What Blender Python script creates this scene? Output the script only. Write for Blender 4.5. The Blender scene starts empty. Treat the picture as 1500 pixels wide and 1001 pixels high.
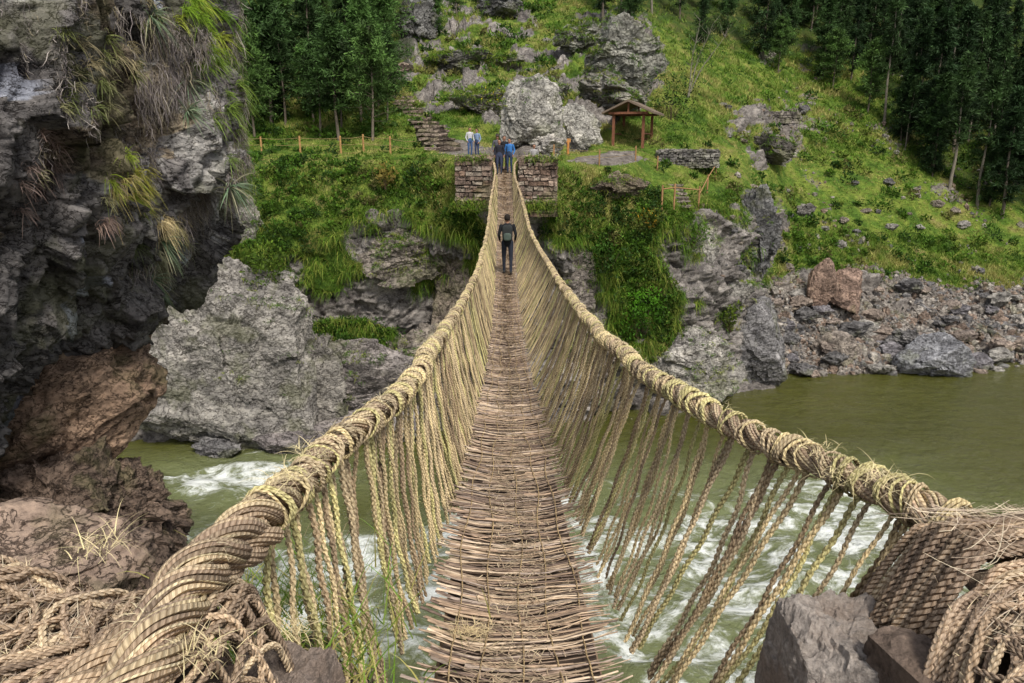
import bpy, math, random, numpy as np, bmesh
from mathutils import Vector
random.seed(7); rng=np.random.default_rng(7)
C=bpy.context.scene.collection
PI=math.pi
# ------------------------------------------------------------------ camera frame
PITCH=math.radians(14.9); CP,SP=math.cos(PITCH),math.sin(PITCH); FP=1080.0
def W(px,py,Y):
    a=(np.asarray(px,float)-750)/FP; b=(500-np.asarray(py,float))/FP
    k=np.asarray(Y,float)/(CP+b*SP)
    return np.stack(np.broadcast_arrays(a*k,np.asarray(Y,float)+0*k,(b*CP-SP)*k),-1)
def proj(P):
    d=P[...,1]*CP-P[...,2]*SP; u=P[...,1]*SP+P[...,2]*CP
    return 750+FP*P[...,0]/d, 500-FP*u/d, d
# ------------------------------------------------------------------ noise
U=np.uint32
def hsh(x,y,z,s):
    with np.errstate(over='ignore'):
        h=x.astype(np.int64).astype(U)*U(374761393)+y.astype(np.int64).astype(U)*U(668265263)+z.astype(np.int64).astype(U)*U(2246822519)+U((s*326648991+12345)&0xffffffff)
        h=h^(h>>U(15)); h=h*U(2246822519); h=h^(h>>U(13)); h=h*U(3266489917); h=h^(h>>U(16))
    return h.astype(np.float64)/4294967296.0
def vn(P,s=0):
    f=np.floor(P); t=P-f; t=t*t*(3-2*t); r=0
    for i in (0,1):
        for j in (0,1):
            for k in (0,1):
                w=(t[:,0] if i else 1-t[:,0])*(t[:,1] if j else 1-t[:,1])*(t[:,2] if k else 1-t[:,2])
                r=r+w*hsh(f[:,0]+i,f[:,1]+j,f[:,2]+k,s)
    return r*2-1
def fbm(P,o=4,s=0,g=.5,l=2.03):
    r=0;a=1;P=P.copy();t=0
    for i in range(o):
        r=r+a*vn(P+i*17.3,s+i); t+=a; a*=g; P=P*l
    return r/t*1.5
def facet(P,s=0,tilt=1.):
    """fractured slabs: every cell is a tilted plane at its own level"""
    f=np.floor(P); F1=np.full(len(P),9.); I=np.zeros(len(P)); D=np.zeros_like(P)
    for i in (-1,0,1):
        for j in (-1,0,1):
            for k in (-1,0,1):
                cx,cy,cz=f[:,0]+i,f[:,1]+j,f[:,2]+k
                a=hsh(cx,cy,cz,s)
                q=P-np.stack([cx+a,cy+hsh(cx,cy,cz,s+1),cz+hsh(cx,cy,cz,s+2)],1)
                d=np.abs(q).max(1)*.6+np.sqrt((q**2).sum(1))*.4; m=d<F1
                I=np.where(m,a,I); D=np.where(m[:,None],q,D); F1=np.where(m,d,F1)
    n=np.stack([np.modf(I*97.31)[0],np.modf(I*613.7)[0],np.modf(I*1931.3)[0]],1)*2-1
    return (D*n).sum(1)*tilt+(np.modf(I*331.7)[0]-.5)
def spl(xs,ys,xq):
    xs=np.asarray(xs,float); ys=np.asarray(ys,float); xq=np.asarray(xq,float)
    m=np.gradient(ys,xs,axis=0)
    i=np.clip(np.searchsorted(xs,xq)-1,0,len(xs)-2); h=xs[i+1]-xs[i]; t=np.clip((xq-xs[i])/h,0,1)
    if ys.ndim>1: t=t[...,None]; h=h[...,None]
    return (2*t**3-3*t**2+1)*ys[i]+(t**3-2*t**2+t)*h*m[i]+(3*t**2-2*t**3)*ys[i+1]+(t**3-t**2)*h*m[i+1]
def nrm(v): return v/np.maximum(np.linalg.norm(v,axis=-1,keepdims=True),1e-9)
# ------------------------------------------------------------------ mesh helpers
WL={}
def mesh_obj(name,V,Fs,mat,parent=None,uv=None,col=None,smooth=True,base=True):
    V=np.asarray(V,float); Fs=[np.asarray(f,np.int64) for f in Fs if len(f)]
    me=bpy.data.meshes.new(name)
    if parent is not None: org=WL.get(parent.name,np.zeros(3))
    elif base: org=np.array([V[:,0].mean(),V[:,1].mean(),V[:,2].min()])
    else: org=np.zeros(3)
    V=V-org
    loops=np.concatenate([f.ravel() for f in Fs]); tot=np.concatenate([np.full(len(f),f.shape[1]) for f in Fs])
    st=np.concatenate([[0],np.cumsum(tot)[:-1]])
    me.vertices.add(len(V)); me.vertices.foreach_set('co',V.astype(np.float32).ravel())
    me.loops.add(len(loops)); me.loops.foreach_set('vertex_index',loops.astype(np.int32))
    me.polygons.add(len(tot)); me.polygons.foreach_set('loop_start',st.astype(np.int32))
    me.update(calc_edges=True)
    me.polygons.foreach_set('use_smooth',np.full(len(tot),smooth))
    if uv is not None:
        me.uv_layers.new(name='UVMap').data.foreach_set('uv',np.asarray(uv,np.float32)[loops].ravel())
    if col is not None:
        c=np.ones((len(V),4),np.float32); c[:,:3]=col
        me.attributes.new('Col','FLOAT_COLOR','POINT').data.foreach_set('color',c.ravel())
    for m in (mat if isinstance(mat,(list,tuple)) else [mat]): me.materials.append(m)
    o=bpy.data.objects.new(name,me); C.objects.link(o)
    if parent is not None: o.parent=parent; WL[o.name]=org
    else: o.location=org; WL[o.name]=org
    return o
class MB:
    def __init__(s): s.V=[];s.F={};s.UV=[];s.C=[];s.n=0
    def add(s,V,F,uv=None,col=(1,1,1)):
        V=np.asarray(V,float).reshape(-1,3); F=np.asarray(F)
        s.V.append(V); s.F.setdefault(F.shape[1],[]).append(F+s.n)
        s.UV.append(np.zeros((len(V),2)) if uv is None else uv)
        c=np.ones((len(V),3)); c[:]=col; s.C.append(c); s.n+=len(V)
    def box(s,c,size,rz=0,col=(1,1,1),jit=0):
        v=np.array([[x,y,z] for x in(-.5,.5) for y in(-.5,.5) for z in(-.5,.5)])*np.asarray(size)
        if jit: v=v+rng.uniform(-jit,jit,v.shape)
        cr,sr=math.cos(rz),math.sin(rz); v=v@np.array([[cr,sr,0],[-sr,cr,0],[0,0,1]])+np.asarray(c)
        s.add(v,[[0,1,3,2],[4,6,7,5],[0,4,5,1],[2,3,7,6],[0,2,6,4],[1,5,7,3]],col=col)
    def build(s,name,mat,parent=None,smooth=True,base=True):
        return mesh_obj(name,np.concatenate(s.V),[np.concatenate(f) for f in s.F.values()],mat,parent,np.concatenate(s.UV),np.concatenate(s.C),smooth,base)
def tubes(mb,P,R,n=6,ref=(0,0,1),col=(1,1,1),u0=None):
    P=np.asarray(P,float); 
    if P.ndim==2: P=P[None]
    M,K,_=P.shape; R=np.broadcast_to(R,(M,K))
    T=nrm(np.gradient(P,axis=1)); N1=nrm(np.cross(T,np.broadcast_to(np.asarray(ref,float),T.shape))); N2=np.cross(T,N1)
    a=np.linspace(0,2*PI,n+1); 
    V=P[:,:,None]+R[:,:,None,None]*(np.cos(a)[:,None]*N1[:,:,None]+np.sin(a)[:,None]*N2[:,:,None])
    L=np.concatenate([np.zeros((M,1)),np.cumsum(np.linalg.norm(np.diff(P,axis=1),axis=-1),1)],1)
    L=L+(rng.random((M,1))*50 if u0 is None else u0)
    uv=np.stack(np.broadcast_arrays(L[:,:,None],(np.arange(n+1)/n)[None,None]),-1)
    idx=np.arange(M*K*(n+1)).reshape(M,K,n+1)
    F=np.stack([idx[:,:-1,:-1],idx[:,1:,:-1],idx[:,1:,1:],idx[:,:-1,1:]],-1).reshape(-1,4)
    c=np.asarray(col,float)
    if c.ndim==2: c=np.broadcast_to(c[:,None,None],(M,K,n+1,3)).reshape(-1,3)
    mb.add(V.reshape(-1,3),F,uv.reshape(-1,2),c)
def strands(Cn,ns,r,pitch,ref=(0,0,1),ph=0):
    T=nrm(np.gradient(Cn,axis=0)); N1=nrm(np.cross(T,np.asarray(ref,float)[None])); N2=np.cross(T,N1)
    s=np.concatenate([[0],np.cumsum(np.linalg.norm(np.diff(Cn,axis=0),axis=-1))])
    r=np.broadcast_to(r,(len(Cn),)); out=[]
    for k in range(ns):
        a=2*PI*(s/pitch+k/ns)+ph
        out.append(Cn+r[:,None]*(np.cos(a)[:,None]*N1+np.sin(a)[:,None]*N2))
    return np.array(out)
def ribbons(mb,P,w,side,col):
    M,K,_=P.shape; w=np.broadcast_to(w,(M,K)); S=nrm(side)[:,None]*w[:,:,None]
    V=np.stack([P-S,P+S],2); idx=np.arange(M*K*2).reshape(M,K,2)
    F=np.stack([idx[:,:-1,0],idx[:,1:,0],idx[:,1:,1],idx[:,:-1,1]],-1).reshape(-1,4)
    c=np.asarray(col,float)
    if c.ndim==2: c=np.broadcast_to(c[:,None,None],(M,K,2,3)).reshape(-1,3)
    mb.add(V.reshape(-1,3),F,None,c)
def blades(mb,B,L,w,lean,col,K=3,droop=.5,up=(0,0,1)):
    M=len(B); az=rng.uniform(0,2*PI,M); d=np.stack([np.cos(az),np.sin(az),0*az],1)*(np.asarray(lean)*rng.uniform(.3,1,M))[:,None]+np.asarray(up)
    t=np.linspace(0,1,K)[None,:,None]; L=np.broadcast_to(L,(M,))[:,None,None]
    P=B[:,None]+nrm(d)[:,None]*t*L-np.array([0,0,1])*(t**2)*L*droop*rng.uniform(.3,1,M)[:,None,None]
    ww=np.broadcast_to(w,(M,))[:,None]*np.linspace(1,.15,K)[None]
    ribbons(mb,P,ww,rng.normal(size=(M,3))*[1,1,.2],col)
def props(o,label=None,cat=None,group=None,kind=None):
    if label:o['label']=label
    if cat:o['category']=cat
    if group:o['group']=group
    if kind:o['kind']=kind
    return o
def empty(name,loc,label,cat,group=None,rz=0):
    o=bpy.data.objects.new(name,None); C.objects.link(o); o.location=loc; o.rotation_euler=(0,0,rz); o.empty_display_size=.3
    WL[o.name]=np.array(loc,float); return props(o,label,cat,group)
# ------------------------------------------------------------------ materials
def nd(nt,typ,ins={},**pr):
    n=nt.nodes.new(typ)
    for k,v in pr.items(): setattr(n,k,v)
    for k,v in ins.items():
        s=n.inputs[k]
        if isinstance(v,bpy.types.NodeSocket): nt.links.new(v,s)
        else: s.default_value=v
    return n
def mx(nt,f,a,b,bl='MIX'):
    n=nt.nodes.new('ShaderNodeMix'); n.data_type='RGBA'; n.blend_type=bl
    for i,v in ((0,f),(6,a),(7,b)):
        if isinstance(v,bpy.types.NodeSocket): nt.links.new(v,n.inputs[i])
        else: n.inputs[i].default_value=v if i==0 else (*v,1)
    return n.outputs[2]
def ma(nt,op,a,b=0.,c=0.):
    return nd(nt,'ShaderNodeMath',{0:a,1:b,2:c},operation=op).outputs[0]
def rmp(nt,f,st):
    n=nd(nt,'ShaderNodeValToRGB',{0:f}); e=n.color_ramp.elements
    while len(e)<len(st): e.new(.5)
    for i,(p,c) in enumerate(st): e[i].position=p; e[i].color=(*c,1) if hasattr(c,'__len__') else (c,c,c,1)
    return n.outputs[0]
def newmat(name,rough=.9,spec=.2):
    m=bpy.data.materials.new(name); m.use_nodes=True; nt=m.node_tree; b=nt.nodes['Principled BSDF']
    b.inputs['Roughness'].default_value=rough; b.inputs['Specular IOR Level'].default_value=spec
    return m,nt,b
def att(nt): return nd(nt,'ShaderNodeAttribute',attribute_name='Col').outputs['Color']
def noi(nt,vec,sc,det=4,ro=.55,dist=0): return nd(nt,'ShaderNodeTexNoise',{'Vector':vec,'Scale':sc,'Detail':det,'Roughness':ro,'Distortion':dist}).outputs[0]
def bump(nt,b,h,st,dist,prev=None):
    n=nd(nt,'ShaderNodeBump',{'Height':h,'Strength':st,'Distance':dist})
    if prev: nt.links.new(prev,n.inputs['Normal'])
    nt.links.new(n.outputs[0],b.inputs['Normal']); return n.outputs[0]
def rope_mat(name,tw,around,plies,dist,lo=(.58,.54,.5),fine=1.6):
    m,nt,b=newmat(name,.95,.1)
    uv=nd(nt,'ShaderNodeUVMap'); s=nd(nt,'ShaderNodeSeparateXYZ',{0:uv.outputs[0]})
    u,v=s.outputs[0],s.outputs[1]
    w=ma(nt,'MULTIPLY_ADD',u,tw,v)
    vec=nd(nt,'ShaderNodeCombineXYZ',{0:ma(nt,'MULTIPLY',w,around),1:ma(nt,'MULTIPLY',u,9.)}).outputs[0]
    f=noi(nt,vec,fine,5,.65)
    pl=ma(nt,'SINE',ma(nt,'MULTIPLY',w,2*PI*plies))
    pl01=ma(nt,'MULTIPLY_ADD',pl,.5,.5)
    g=nd(nt,'ShaderNodeTexCoord').outputs['Object']
    c=mx(nt,1.,att(nt),rmp(nt,f,[(.28,(.42,.37,.33)),(.5,(.97,.95,.92)),(.72,(1.55,1.5,1.38))]),'MULTIPLY')
    c=mx(nt,1.,c,rmp(nt,noi(nt,g,4.,5,.65),[(.3,(.62,.6,.62)),(.7,(1.28,1.25,1.15))]),'MULTIPLY')
    c=mx(nt,1.,c,rmp(nt,pl01,[(0,lo),(.45,(1.05,1.05,1.05))]),'MULTIPLY')
    nt.links.new(c,b.inputs['Base Color'])
    h=ma(nt,'ADD',ma(nt,'MULTIPLY',pl01,.8),f)
    bump(nt,b,h,.85,dist); return m
M={}
M['cable']=rope_mat('cable_rope',30,4,2,.003,(.62,.58,.54),2.0)
M['cord']=rope_mat('cord_rope',26,5,2,.004)
def attmat(name,rough,sc,lo,hi,bs=.5,bd=.01,stretch=(1,1,1),spec=.2,trans=0):
    m,nt,b=newmat(name,rough,spec); g=nd(nt,'ShaderNodeTexCoord').outputs['Object']
    mp=nd(nt,'ShaderNodeMapping',{'Vector':g,'Scale':stretch}).outputs[0]
    f=noi(nt,mp,sc,5,.6); c=mx(nt,1.,att(nt),rmp(nt,f,[(.3,(lo,)*3),(.7,(hi,)*3)]),'MULTIPLY')
    nt.links.new(c,b.inputs['Base Color'])
    if bs: bump(nt,b,f,bs,bd)
    if trans:
        t=nd(nt,'ShaderNodeBsdfTranslucent',{'Color':c}); x=nd(nt,'ShaderNodeMixShader',{0:trans,1:b.outputs[0],2:t.outputs[0]})
        nt.links.new(x.outputs[0],nt.nodes['Material Output'].inputs[0])
    return m
M['stick']=attmat('stick_wood',.85,14,.5,1.4,.6,.006,(1,6,6))
M['straw']=attmat('straw',.9,8,.75,1.2,0)
M['leaf']=attmat('leaf',.65,.9,.65,1.3,0,trans=.22)
M['cloth']=attmat('cloth',.9,9,.8,1.15,.3,.01)
M['wood']=attmat('weathered_wood',.85,5,.65,1.25,.5,.01,(3,3,1))
M['bark']=attmat('bark',.95,4,.6,1.3,.6,.02,(3,3,.6))
M['thatch']=attmat('thatch',.95,12,.6,1.25,.8,.03,(3,1,1))
def crack(nt,g,sc,wd):
    n=noi(nt,g,sc,5,.6,.4); a=ma(nt,'ABSOLUTE',ma(nt,'SUBTRACT',n,.5)); return rmp(nt,a,[(0,0),(wd,1)])
def rock_mat(name,k=1.,moss=.4):
    m,nt,b=newmat(name,.92,.25); g=nd(nt,'ShaderNodeTexCoord').outputs['Object']
    gs=nd(nt,'ShaderNodeMapping',{'Vector':g,'Scale':(1,1,1.7),'Rotation':(.15,-.2,0)}).outputs[0]
    n1=noi(nt,gs,.8*k,10,.68,.5); n2=noi(nt,g,5.*k,8,.72); n3=noi(nt,g,.45*k,4,.6)
    cr=crack(nt,gs,.9*k,.014); cr2=crack(nt,gs,2.3*k,.018); v2=nd(nt,'ShaderNodeTexVoronoi',{'Vector':g,'Scale':9.*k}).outputs[0]
    c=mx(nt,1.,att(nt),rmp(nt,n1,[(.3,(.34,.33,.34)),(.48,(.9,.89,.87)),(.68,(1.5,1.48,1.42))]),'MULTIPLY')
    c=mx(nt,1.,c,rmp(nt,n2,[(.32,(.45,.43,.42)),(.48,(1,1,1)),(.7,(1.45,1.43,1.38))]),'MULTIPLY')
    c=mx(nt,1.,c,rmp(nt,ma(nt,'MULTIPLY',cr,cr2),[(0,(.3,.28,.27)),(1,(1,1,1))]),'MULTIPLY')
    c=mx(nt,rmp(nt,n3,[(.52,0),(.6,moss)]),c,(.12,.13,.045))
    nt.links.new(c,b.inputs['Base Color'])
    h=ma(nt,'ADD',ma(nt,'MULTIPLY',n1,1.5),ma(nt,'ADD',ma(nt,'MULTIPLY',n2,.8),ma(nt,'MULTIPLY',v2,.25)))
    p=bump(nt,b,h,.9,.12/k); bump(nt,b,ma(nt,'MULTIPLY',cr,cr2),.8,.07/k,p); return m
M['rock']=rock_mat('rock'); M['rock_fine']=rock_mat('cliff_rock_face',2.6,.35)
def terr_mat():
    m,nt,b=newmat('hillside',.95,.15); g=nd(nt,'ShaderNodeTexCoord').outputs['Object']
    s=nd(nt,'ShaderNodeSeparateColor',{0:att(nt)}); gr,scr,drk=s.outputs
    gs=nd(nt,'ShaderNodeMapping',{'Vector':g,'Scale':(1,1,1.6),'Rotation':(.15,-.2,0)}).outputs[0]
    n1=noi(nt,gs,.6,10,.68,.6); n2=noi(nt,g,3.,8,.72); n3=noi(nt,g,.5,6,.6)
    cr=ma(nt,'MULTIPLY',crack(nt,gs,.7,.014),crack(nt,gs,2.,.016))
    rc=rmp(nt,n1,[(.28,(.05,.044,.044)),(.46,(.18,.165,.155)),(.68,(.40,.37,.34))])
    rc=mx(nt,1.,rc,rmp(nt,n2,[(.32,(.45,.43,.43)),(.5,(1,1,1)),(.7,(1.45,1.4,1.35))]),'MULTIPLY')
    rc=mx(nt,1.,rc,rmp(nt,cr,[(0,(.3,.28,.27)),(1,(1,1,1))]),'MULTIPLY')
    gc=rmp(nt,n3,[(.3,(.04,.08,.013)),(.43,(.085,.15,.022)),(.56,(.17,.215,.04)),(.7,(.24,.205,.085))])
    gc=mx(nt,1.,gc,rmp(nt,n2,[(.35,(.55,.55,.55)),(.65,(1.3,1.3,1.2))]),'MULTIPLY')
    sc=rmp(nt,n2,[(.35,(.07,.06,.055)),(.5,(.19,.165,.145)),(.66,(.33,.3,.27))])
    base=mx(nt,scr,rc,sc)
    e=ma(nt,'ADD',gr,ma(nt,'MULTIPLY_ADD',n2,.9,-.45))
    c=mx(nt,rmp(nt,e,[(.42,0),(.56,1)]),base,gc)
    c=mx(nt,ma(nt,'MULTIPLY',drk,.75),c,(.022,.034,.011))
    nt.links.new(c,b.inputs['Base Color'])
    bump(nt,b,ma(nt,'ADD',n1,ma(nt,'MULTIPLY',n2,.8)),.9,.25); return m
M['terrain']=terr_mat()
def water_mat():
    m,nt,b=newmat('river_water',.12,.5); g=nd(nt,'ShaderNodeTexCoord').outputs['Object']
    s=nd(nt,'ShaderNodeSeparateColor',{0:att(nt)}); fo=s.outputs[0]
    mp=nd(nt,'ShaderNodeMapping',{'Vector':g,'Scale':(.6,1.0,1),'Rotation':(0,0,.5)}).outputs[0]
    n1=noi(nt,mp,.75,12,.7,1.0); n2=noi(nt,mp,3.2,7,.65,.6); n3=noi(nt,g,.12,3)
    f=rmp(nt,ma(nt,'ADD',ma(nt,'ADD',n1,ma(nt,'MULTIPLY_ADD',n2,.35,-.175)),ma(nt,'MULTIPLY_ADD',fo,.46,-.42)),[(.50,0),(.56,.3),(.64,1)])
    c=mx(nt,fo,mx(nt,n3,(.055,.06,.006),(.10,.10,.010)),(.18,.205,.09))
    c=mx(nt,f,c,(.85,.88,.84)); nt.links.new(c,b.inputs['Base Color'])
    nt.links.new(rmp(nt,f,[(0,.07),(1,.7)]),b.inputs['Roughness'])
    bump(nt,b,ma(nt,'ADD',n1,ma(nt,'MULTIPLY',n2,.8)),1.,.35); return m
M['water']=water_mat()
# ------------------------------------------------------------------ far hillside: lofted from surveyed profiles
WZ=-14.5
cols=[
(-200,[(640,36),(540,36),(430,37),(340,39),(245,42),(222,50),(150,60),(40,80)]),
(100,[(640,36),(540,36),(430,37),(340,39),(245,42),(222,50),(150,60),(40,80)]),
(250,[(650,34.8),(560,35.3),(460,36),(340,38),(245,42),(222,50),(150,60),(40,80)]),
(330,[(655,34.6),(560,35.5),(430,36.6),(330,38.5),(240,42),(218,50),(150,60),(40,80)]),
(420,[(650,35),(570,36),(430,37.6),(330,38.8),(238,42),(215,50),(150,60),(40,80)]),
(500,[(630,36),(560,37),(450,38),(340,38.6),(238,42),(213,49),(140,60),(40,80)]),
(580,[(610,37.3),(540,38),(430,38.6),(330,38.4),(236,41),(210,48),(130,58),(30,80)]),
(640,[(600,38),(500,39),(420,40.6),(340,38),(232,39.5),(205,48),(130,58),(30,80)]),
(690,[(600,38),(500,39),(420,40.6),(320,37.1),(230,38.6),(205,47),(140,56),(40,75)]),
(717,[(600,38),(500,38.6),(400,39),(310,37.1),(230,38.6),(208,47),(140,56),(40,75)]),
(724,[(600,38),(500,38.3),(400,38.3),(330,37.8),(262,38.6),(212,47),(140,56),(40,75)]),
(755,[(600,38),(500,38.3),(400,38.3),(330,37.8),(262,38.6),(212,47),(140,56),(40,75)]),
(762,[(600,38),(500,38.3),(400,38.6),(310,37.1),(230,38.6),(210,47),(140,56),(40,75)]),
(800,[(600,38),(510,38.3),(400,38.6),(310,37.2),(231,38.8),(212,47),(140,56),(40,75)]),
(850,[(600,38.3),(520,38.5),(420,39),(320,39),(238,41),(215,48),(130,56),(30,75)]),
(920,[(590,39),(520,39.3),(430,39.9),(330,40),(242,42),(212,50),(140,58),(30,75)]),
(1000,[(585,39.5),(520,40),(440,40.7),(330,41.3),(300,42.8),(235,48),(150,60),(60,80)]),
(1080,[(575,41.5),(500,42.3),(420,43),(310,44.5),(270,48),(210,58),(140,70),(60,88)]),
(1160,[(552,45.9),(480,49),(430,52),(380,56),(320,60),(240,68),(160,77),(80,92)]),
(1280,[(548,46.3),(500,50),(450,54),(390,59),(330,63),(250,70),(170,79),(90,94)]),
(1400,[(545,47),(500,51),(455,55),(410,59),(350,64),(280,70),(200,79),(100,94)]),
(1550,[(540,48),(500,51),(460,55),(420,59),(370,64),(300,70),(220,79),(110,94)]),
(1900,[(540,48),(500,51),(460,55),(420,59),(370,64),(300,70),(220,79),(110,94)]),
]
A=[]
for px,r in cols:
    r=[(r[0][0]+70,r[0][1]-.8)]+r+[(-80,115),(-260,150)]; A.append(r)
A=np.array(A,float)
cpx=np.array([c[0] for c in cols],float)
PXS=np.arange(-200,1801,2.2); seg=[20,60,76,60,42,26,44,40,40,14]
fr=np.concatenate([np.linspace(i,i+1,n,endpoint=False) for i,n in enumerate(seg)]+[[float(len(seg))]])
G=np.zeros((len(PXS),len(fr),2))
for k in range(2):
    R0=np.stack([np.interp(PXS,cpx,A[:,r,k]) for r in range(A.shape[1])],1)
    ii=np.minimum(fr.astype(int),len(seg)-1); t=fr-ii
    G[:,:,k]=R0[:,ii]*(1-t)+R0[:,ii+1]*t
def sm(Z,sig,ax):
    r=int(3*sig); k=np.exp(-.5*(np.arange(-r,r+1)/sig)**2); k/=k.sum()
    Zp=np.pad(Z,[(r,r) if a==ax else (0,0) for a in range(Z.ndim)],mode='edge')
    return sum(k[i]*np.take(Zp,np.arange(i,i+Z.shape[ax]),axis=ax) for i in range(2*r+1))
G=sm(G,3.5,1); G=sm(G,1.8,0)
TP=W(PXS[:,None],G[:,:,0],G[:,:,1]); NC,NR=TP.shape[:2]
PXg=np.repeat(PXS[:,None],NR,1); PYg=G[:,:,0]
def gridn(P):
    return nrm(np.cross(np.gradient(P,axis=0),np.gradient(P,axis=1)))
Nn=gridn(TP); Nn*=np.sign(-Nn[...,1:2]*1.0+Nn[...,2:3]*.5+1e-9)
F_=TP.reshape(-1,3); px_=PXg.ravel(); py_=PYg.ravel(); rowf=np.repeat(fr[None],NC,0).ravel()
def ell(cx,cy,rx,ry,s=.35): 
    d=np.sqrt(((px_-cx)/rx)**2+((py_-cy)/ry)**2); return np.clip((1-d)/s+.5,0,1)
nz=fbm(F_*.22,4,3); nb=fbm(F_*.7,4,9)
grass=np.clip((rowf-3.15+nz*1.2+nb*.8)*1.6,0,1)
for e in [(500,488,55,22),(560,500,60,18),(940,455,50,62),(880,340,70,50),(370,400,60,60),(600,350,25,60),(1010,350,40,35),(970,500,40,20),(1072,465,14,20),(480,400,40,30),(1110,380,35,40)]:
    grass=np.maximum(grass,ell(*e)*np.clip(.8+1.3*nb,0,1))
rockm=np.zeros(len(F_))
for e in [(640,95,75,55),(690,150,80,40),(900,90,80,80),(850,180,55,40),(1120,180,60,26),(1130,225,40,22),(640,30,60,40),(740,30,50,40),(910,270,40,18),(1100,340,50,60),(360,310,30,40),(1020,360,60,60),(1070,400,50,90),(600,440,100,30),(560,350,60,45),(640,400,70,70),(830,430,70,80),(760,400,60,80),(800,110,60,60)]:
    rockm=np.maximum(rockm,ell(*e)*np.clip(.6+1.8*nb,0,1))
scree=np.clip((py_-405+nz*45+nb*25)/22,0,1)*np.clip((px_-1110)/30,0,1)
scree=np.maximum(scree,.8*np.clip(nz+nb*.8-.2,0,1)*np.clip((px_-1060)/60,0,1))
path=np.maximum(ell(672,218,36,12,.3),np.maximum(ell(890,232,60,7,.4),ell(760,222,60,9,.4)))
grass=np.clip(grass*(1-rockm)*(1-scree)*(1-path),0,1)
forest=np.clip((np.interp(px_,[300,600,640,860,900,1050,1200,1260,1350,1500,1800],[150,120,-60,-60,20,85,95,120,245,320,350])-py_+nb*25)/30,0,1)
scr2=np.maximum(scree,path)
rk=np.clip(1-grass,0,1)*np.clip(1-scree*.6,0,1)*(1-path)
wp=F_+.5*fbm(F_*.6,3,5)[:,None]
disp=rk*(.9*fbm(F_*.3,5,31)+.75*facet(wp*np.array([.38,.38,.6]),11,1.2)+.32*facet(wp*np.array([1.,1.,1.5]),21,1.1)+.12*facet(F_*np.array([2.6,2.6,3.6]),24,1.)+.08*fbm(F_*2.5,4,36)-.05)+.25*fbm(F_*.5,4,41)*(1-path)+scree*.12*facet(F_*1.4,23)
damp=np.clip(np.hypot((px_-740)/95,(py_-262)/60)-.35,0,1)*np.clip(np.hypot((px_-740)/40,(py_-330)/90)-.4,0,1)
disp=disp*damp*np.clip((rowf)/.6,.2,1)
TP2=(F_+Nn.reshape(-1,3)*disp[:,None]).reshape(NC,NR,3)
idx=np.arange(NC*NR).reshape(NC,NR)
Fq=np.stack([idx[:-1,:-1],idx[1:,:-1],idx[1:,1:],idx[:-1,1:]],-1).reshape(-1,4)
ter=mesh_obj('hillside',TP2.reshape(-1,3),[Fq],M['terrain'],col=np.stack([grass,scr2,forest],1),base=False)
props(ter,kind='structure')
TF=TP2.reshape(-1,3); tpx,tpy,tdep=proj(TF)
def T(px,py):
    d=(tpx-px)**2+(tpy-py)**2+ (tdep*.05); return TF[np.argmin(d)].copy()
# ------------------------------------------------------------------ river
wx=np.arange(-70,95,.25); wy=np.arange(1,62,.2); X,Y=np.meshgrid(wx,wy,indexing='ij')
Pw=np.stack([X.ravel(),Y.ravel(),0*X.ravel()],1)
fo=np.clip((35.5-Pw[:,1])/9,0,1)*np.clip((26-Pw[:,0])/14,0,1)*np.clip((Pw[:,0]+22)/8,.35,1)
fo=np.clip(fo*(1.0+.8*fbm(Pw*.14,3,2)),0,1)
far=np.exp(-((Pw[:,1]-30.5)/3.2)**2-((Pw[:,0]+12)/6)**2)*1.25; fo=np.clip(np.maximum(fo,far),0,1.1)
zz=WZ+(.04+.36*fo)*fbm(Pw*np.array([.5,.9,1]),5,61)
wi=np.arange(len(Pw)).reshape(len(wx),len(wy))
wa=mesh_obj('river',np.stack([Pw[:,0],Pw[:,1],zz],1),[np.stack([wi[:-1,:-1],wi[1:,:-1],wi[1:,1:],wi[:-1,1:]],-1).reshape(-1,4)],M['water'],col=np.stack([fo,fo,fo],1),base=False)
props(wa,kind='structure')
bedv=np.array([[-300,-60,-19],[300,-60,-19],[300,300,-19],[-300,300,-19]],float)
props(mesh_obj('river_bed',bedv,[np.array([[0,1,2,3]])],M['terrain'],col=(0,1,0),base=False),kind='structure')
# ------------------------------------------------------------------ rocks
_ico={}
def ico(sub):
    if sub not in _ico:
        bm=bmesh.new(); bmesh.ops.create_icosphere(bm,subdivisions=sub,radius=1)
        _ico[sub]=(np.array([v.co[:] for v in bm.verts]),np.array([[v.index for v in f.verts] for f in bm.faces])); bm.free()
    return _ico[sub]
TOPS=[]
def rockshape(sub,seed,blocky=.16,rough=.24,cuts=16,cutmin=.5,boxy=False):
    v,f=ico(sub); r=np.random.default_rng(seed)
    w_=v+.12*fbm(v*2+seed,3,seed+9)[:,None]
    q=1+rough*fbm(v*1.4+seed,3,seed)
    if boxy: q=q/(np.abs(v)**6).sum(1)**(1/6)*.88
    for k in range(cuts):
        n=r.normal(size=3); n/=np.linalg.norm(n); h=r.uniform(cutmin,.95); d=v@n
        q=np.where(d>.05,np.minimum(q,h/np.maximum(d,.05)),q)
    q=q+blocky*facet(w_*np.array([1.5,1.5,2.2])+seed*3.1,seed,1.1)+blocky*.45*facet(w_*np.array([3.6,3.6,5.])+seed,seed+5,1.)+blocky*.2*facet(v*8+seed,seed+6,1.)+.035*fbm(v*6,5,seed+2)
    return v*q[:,None],f
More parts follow.
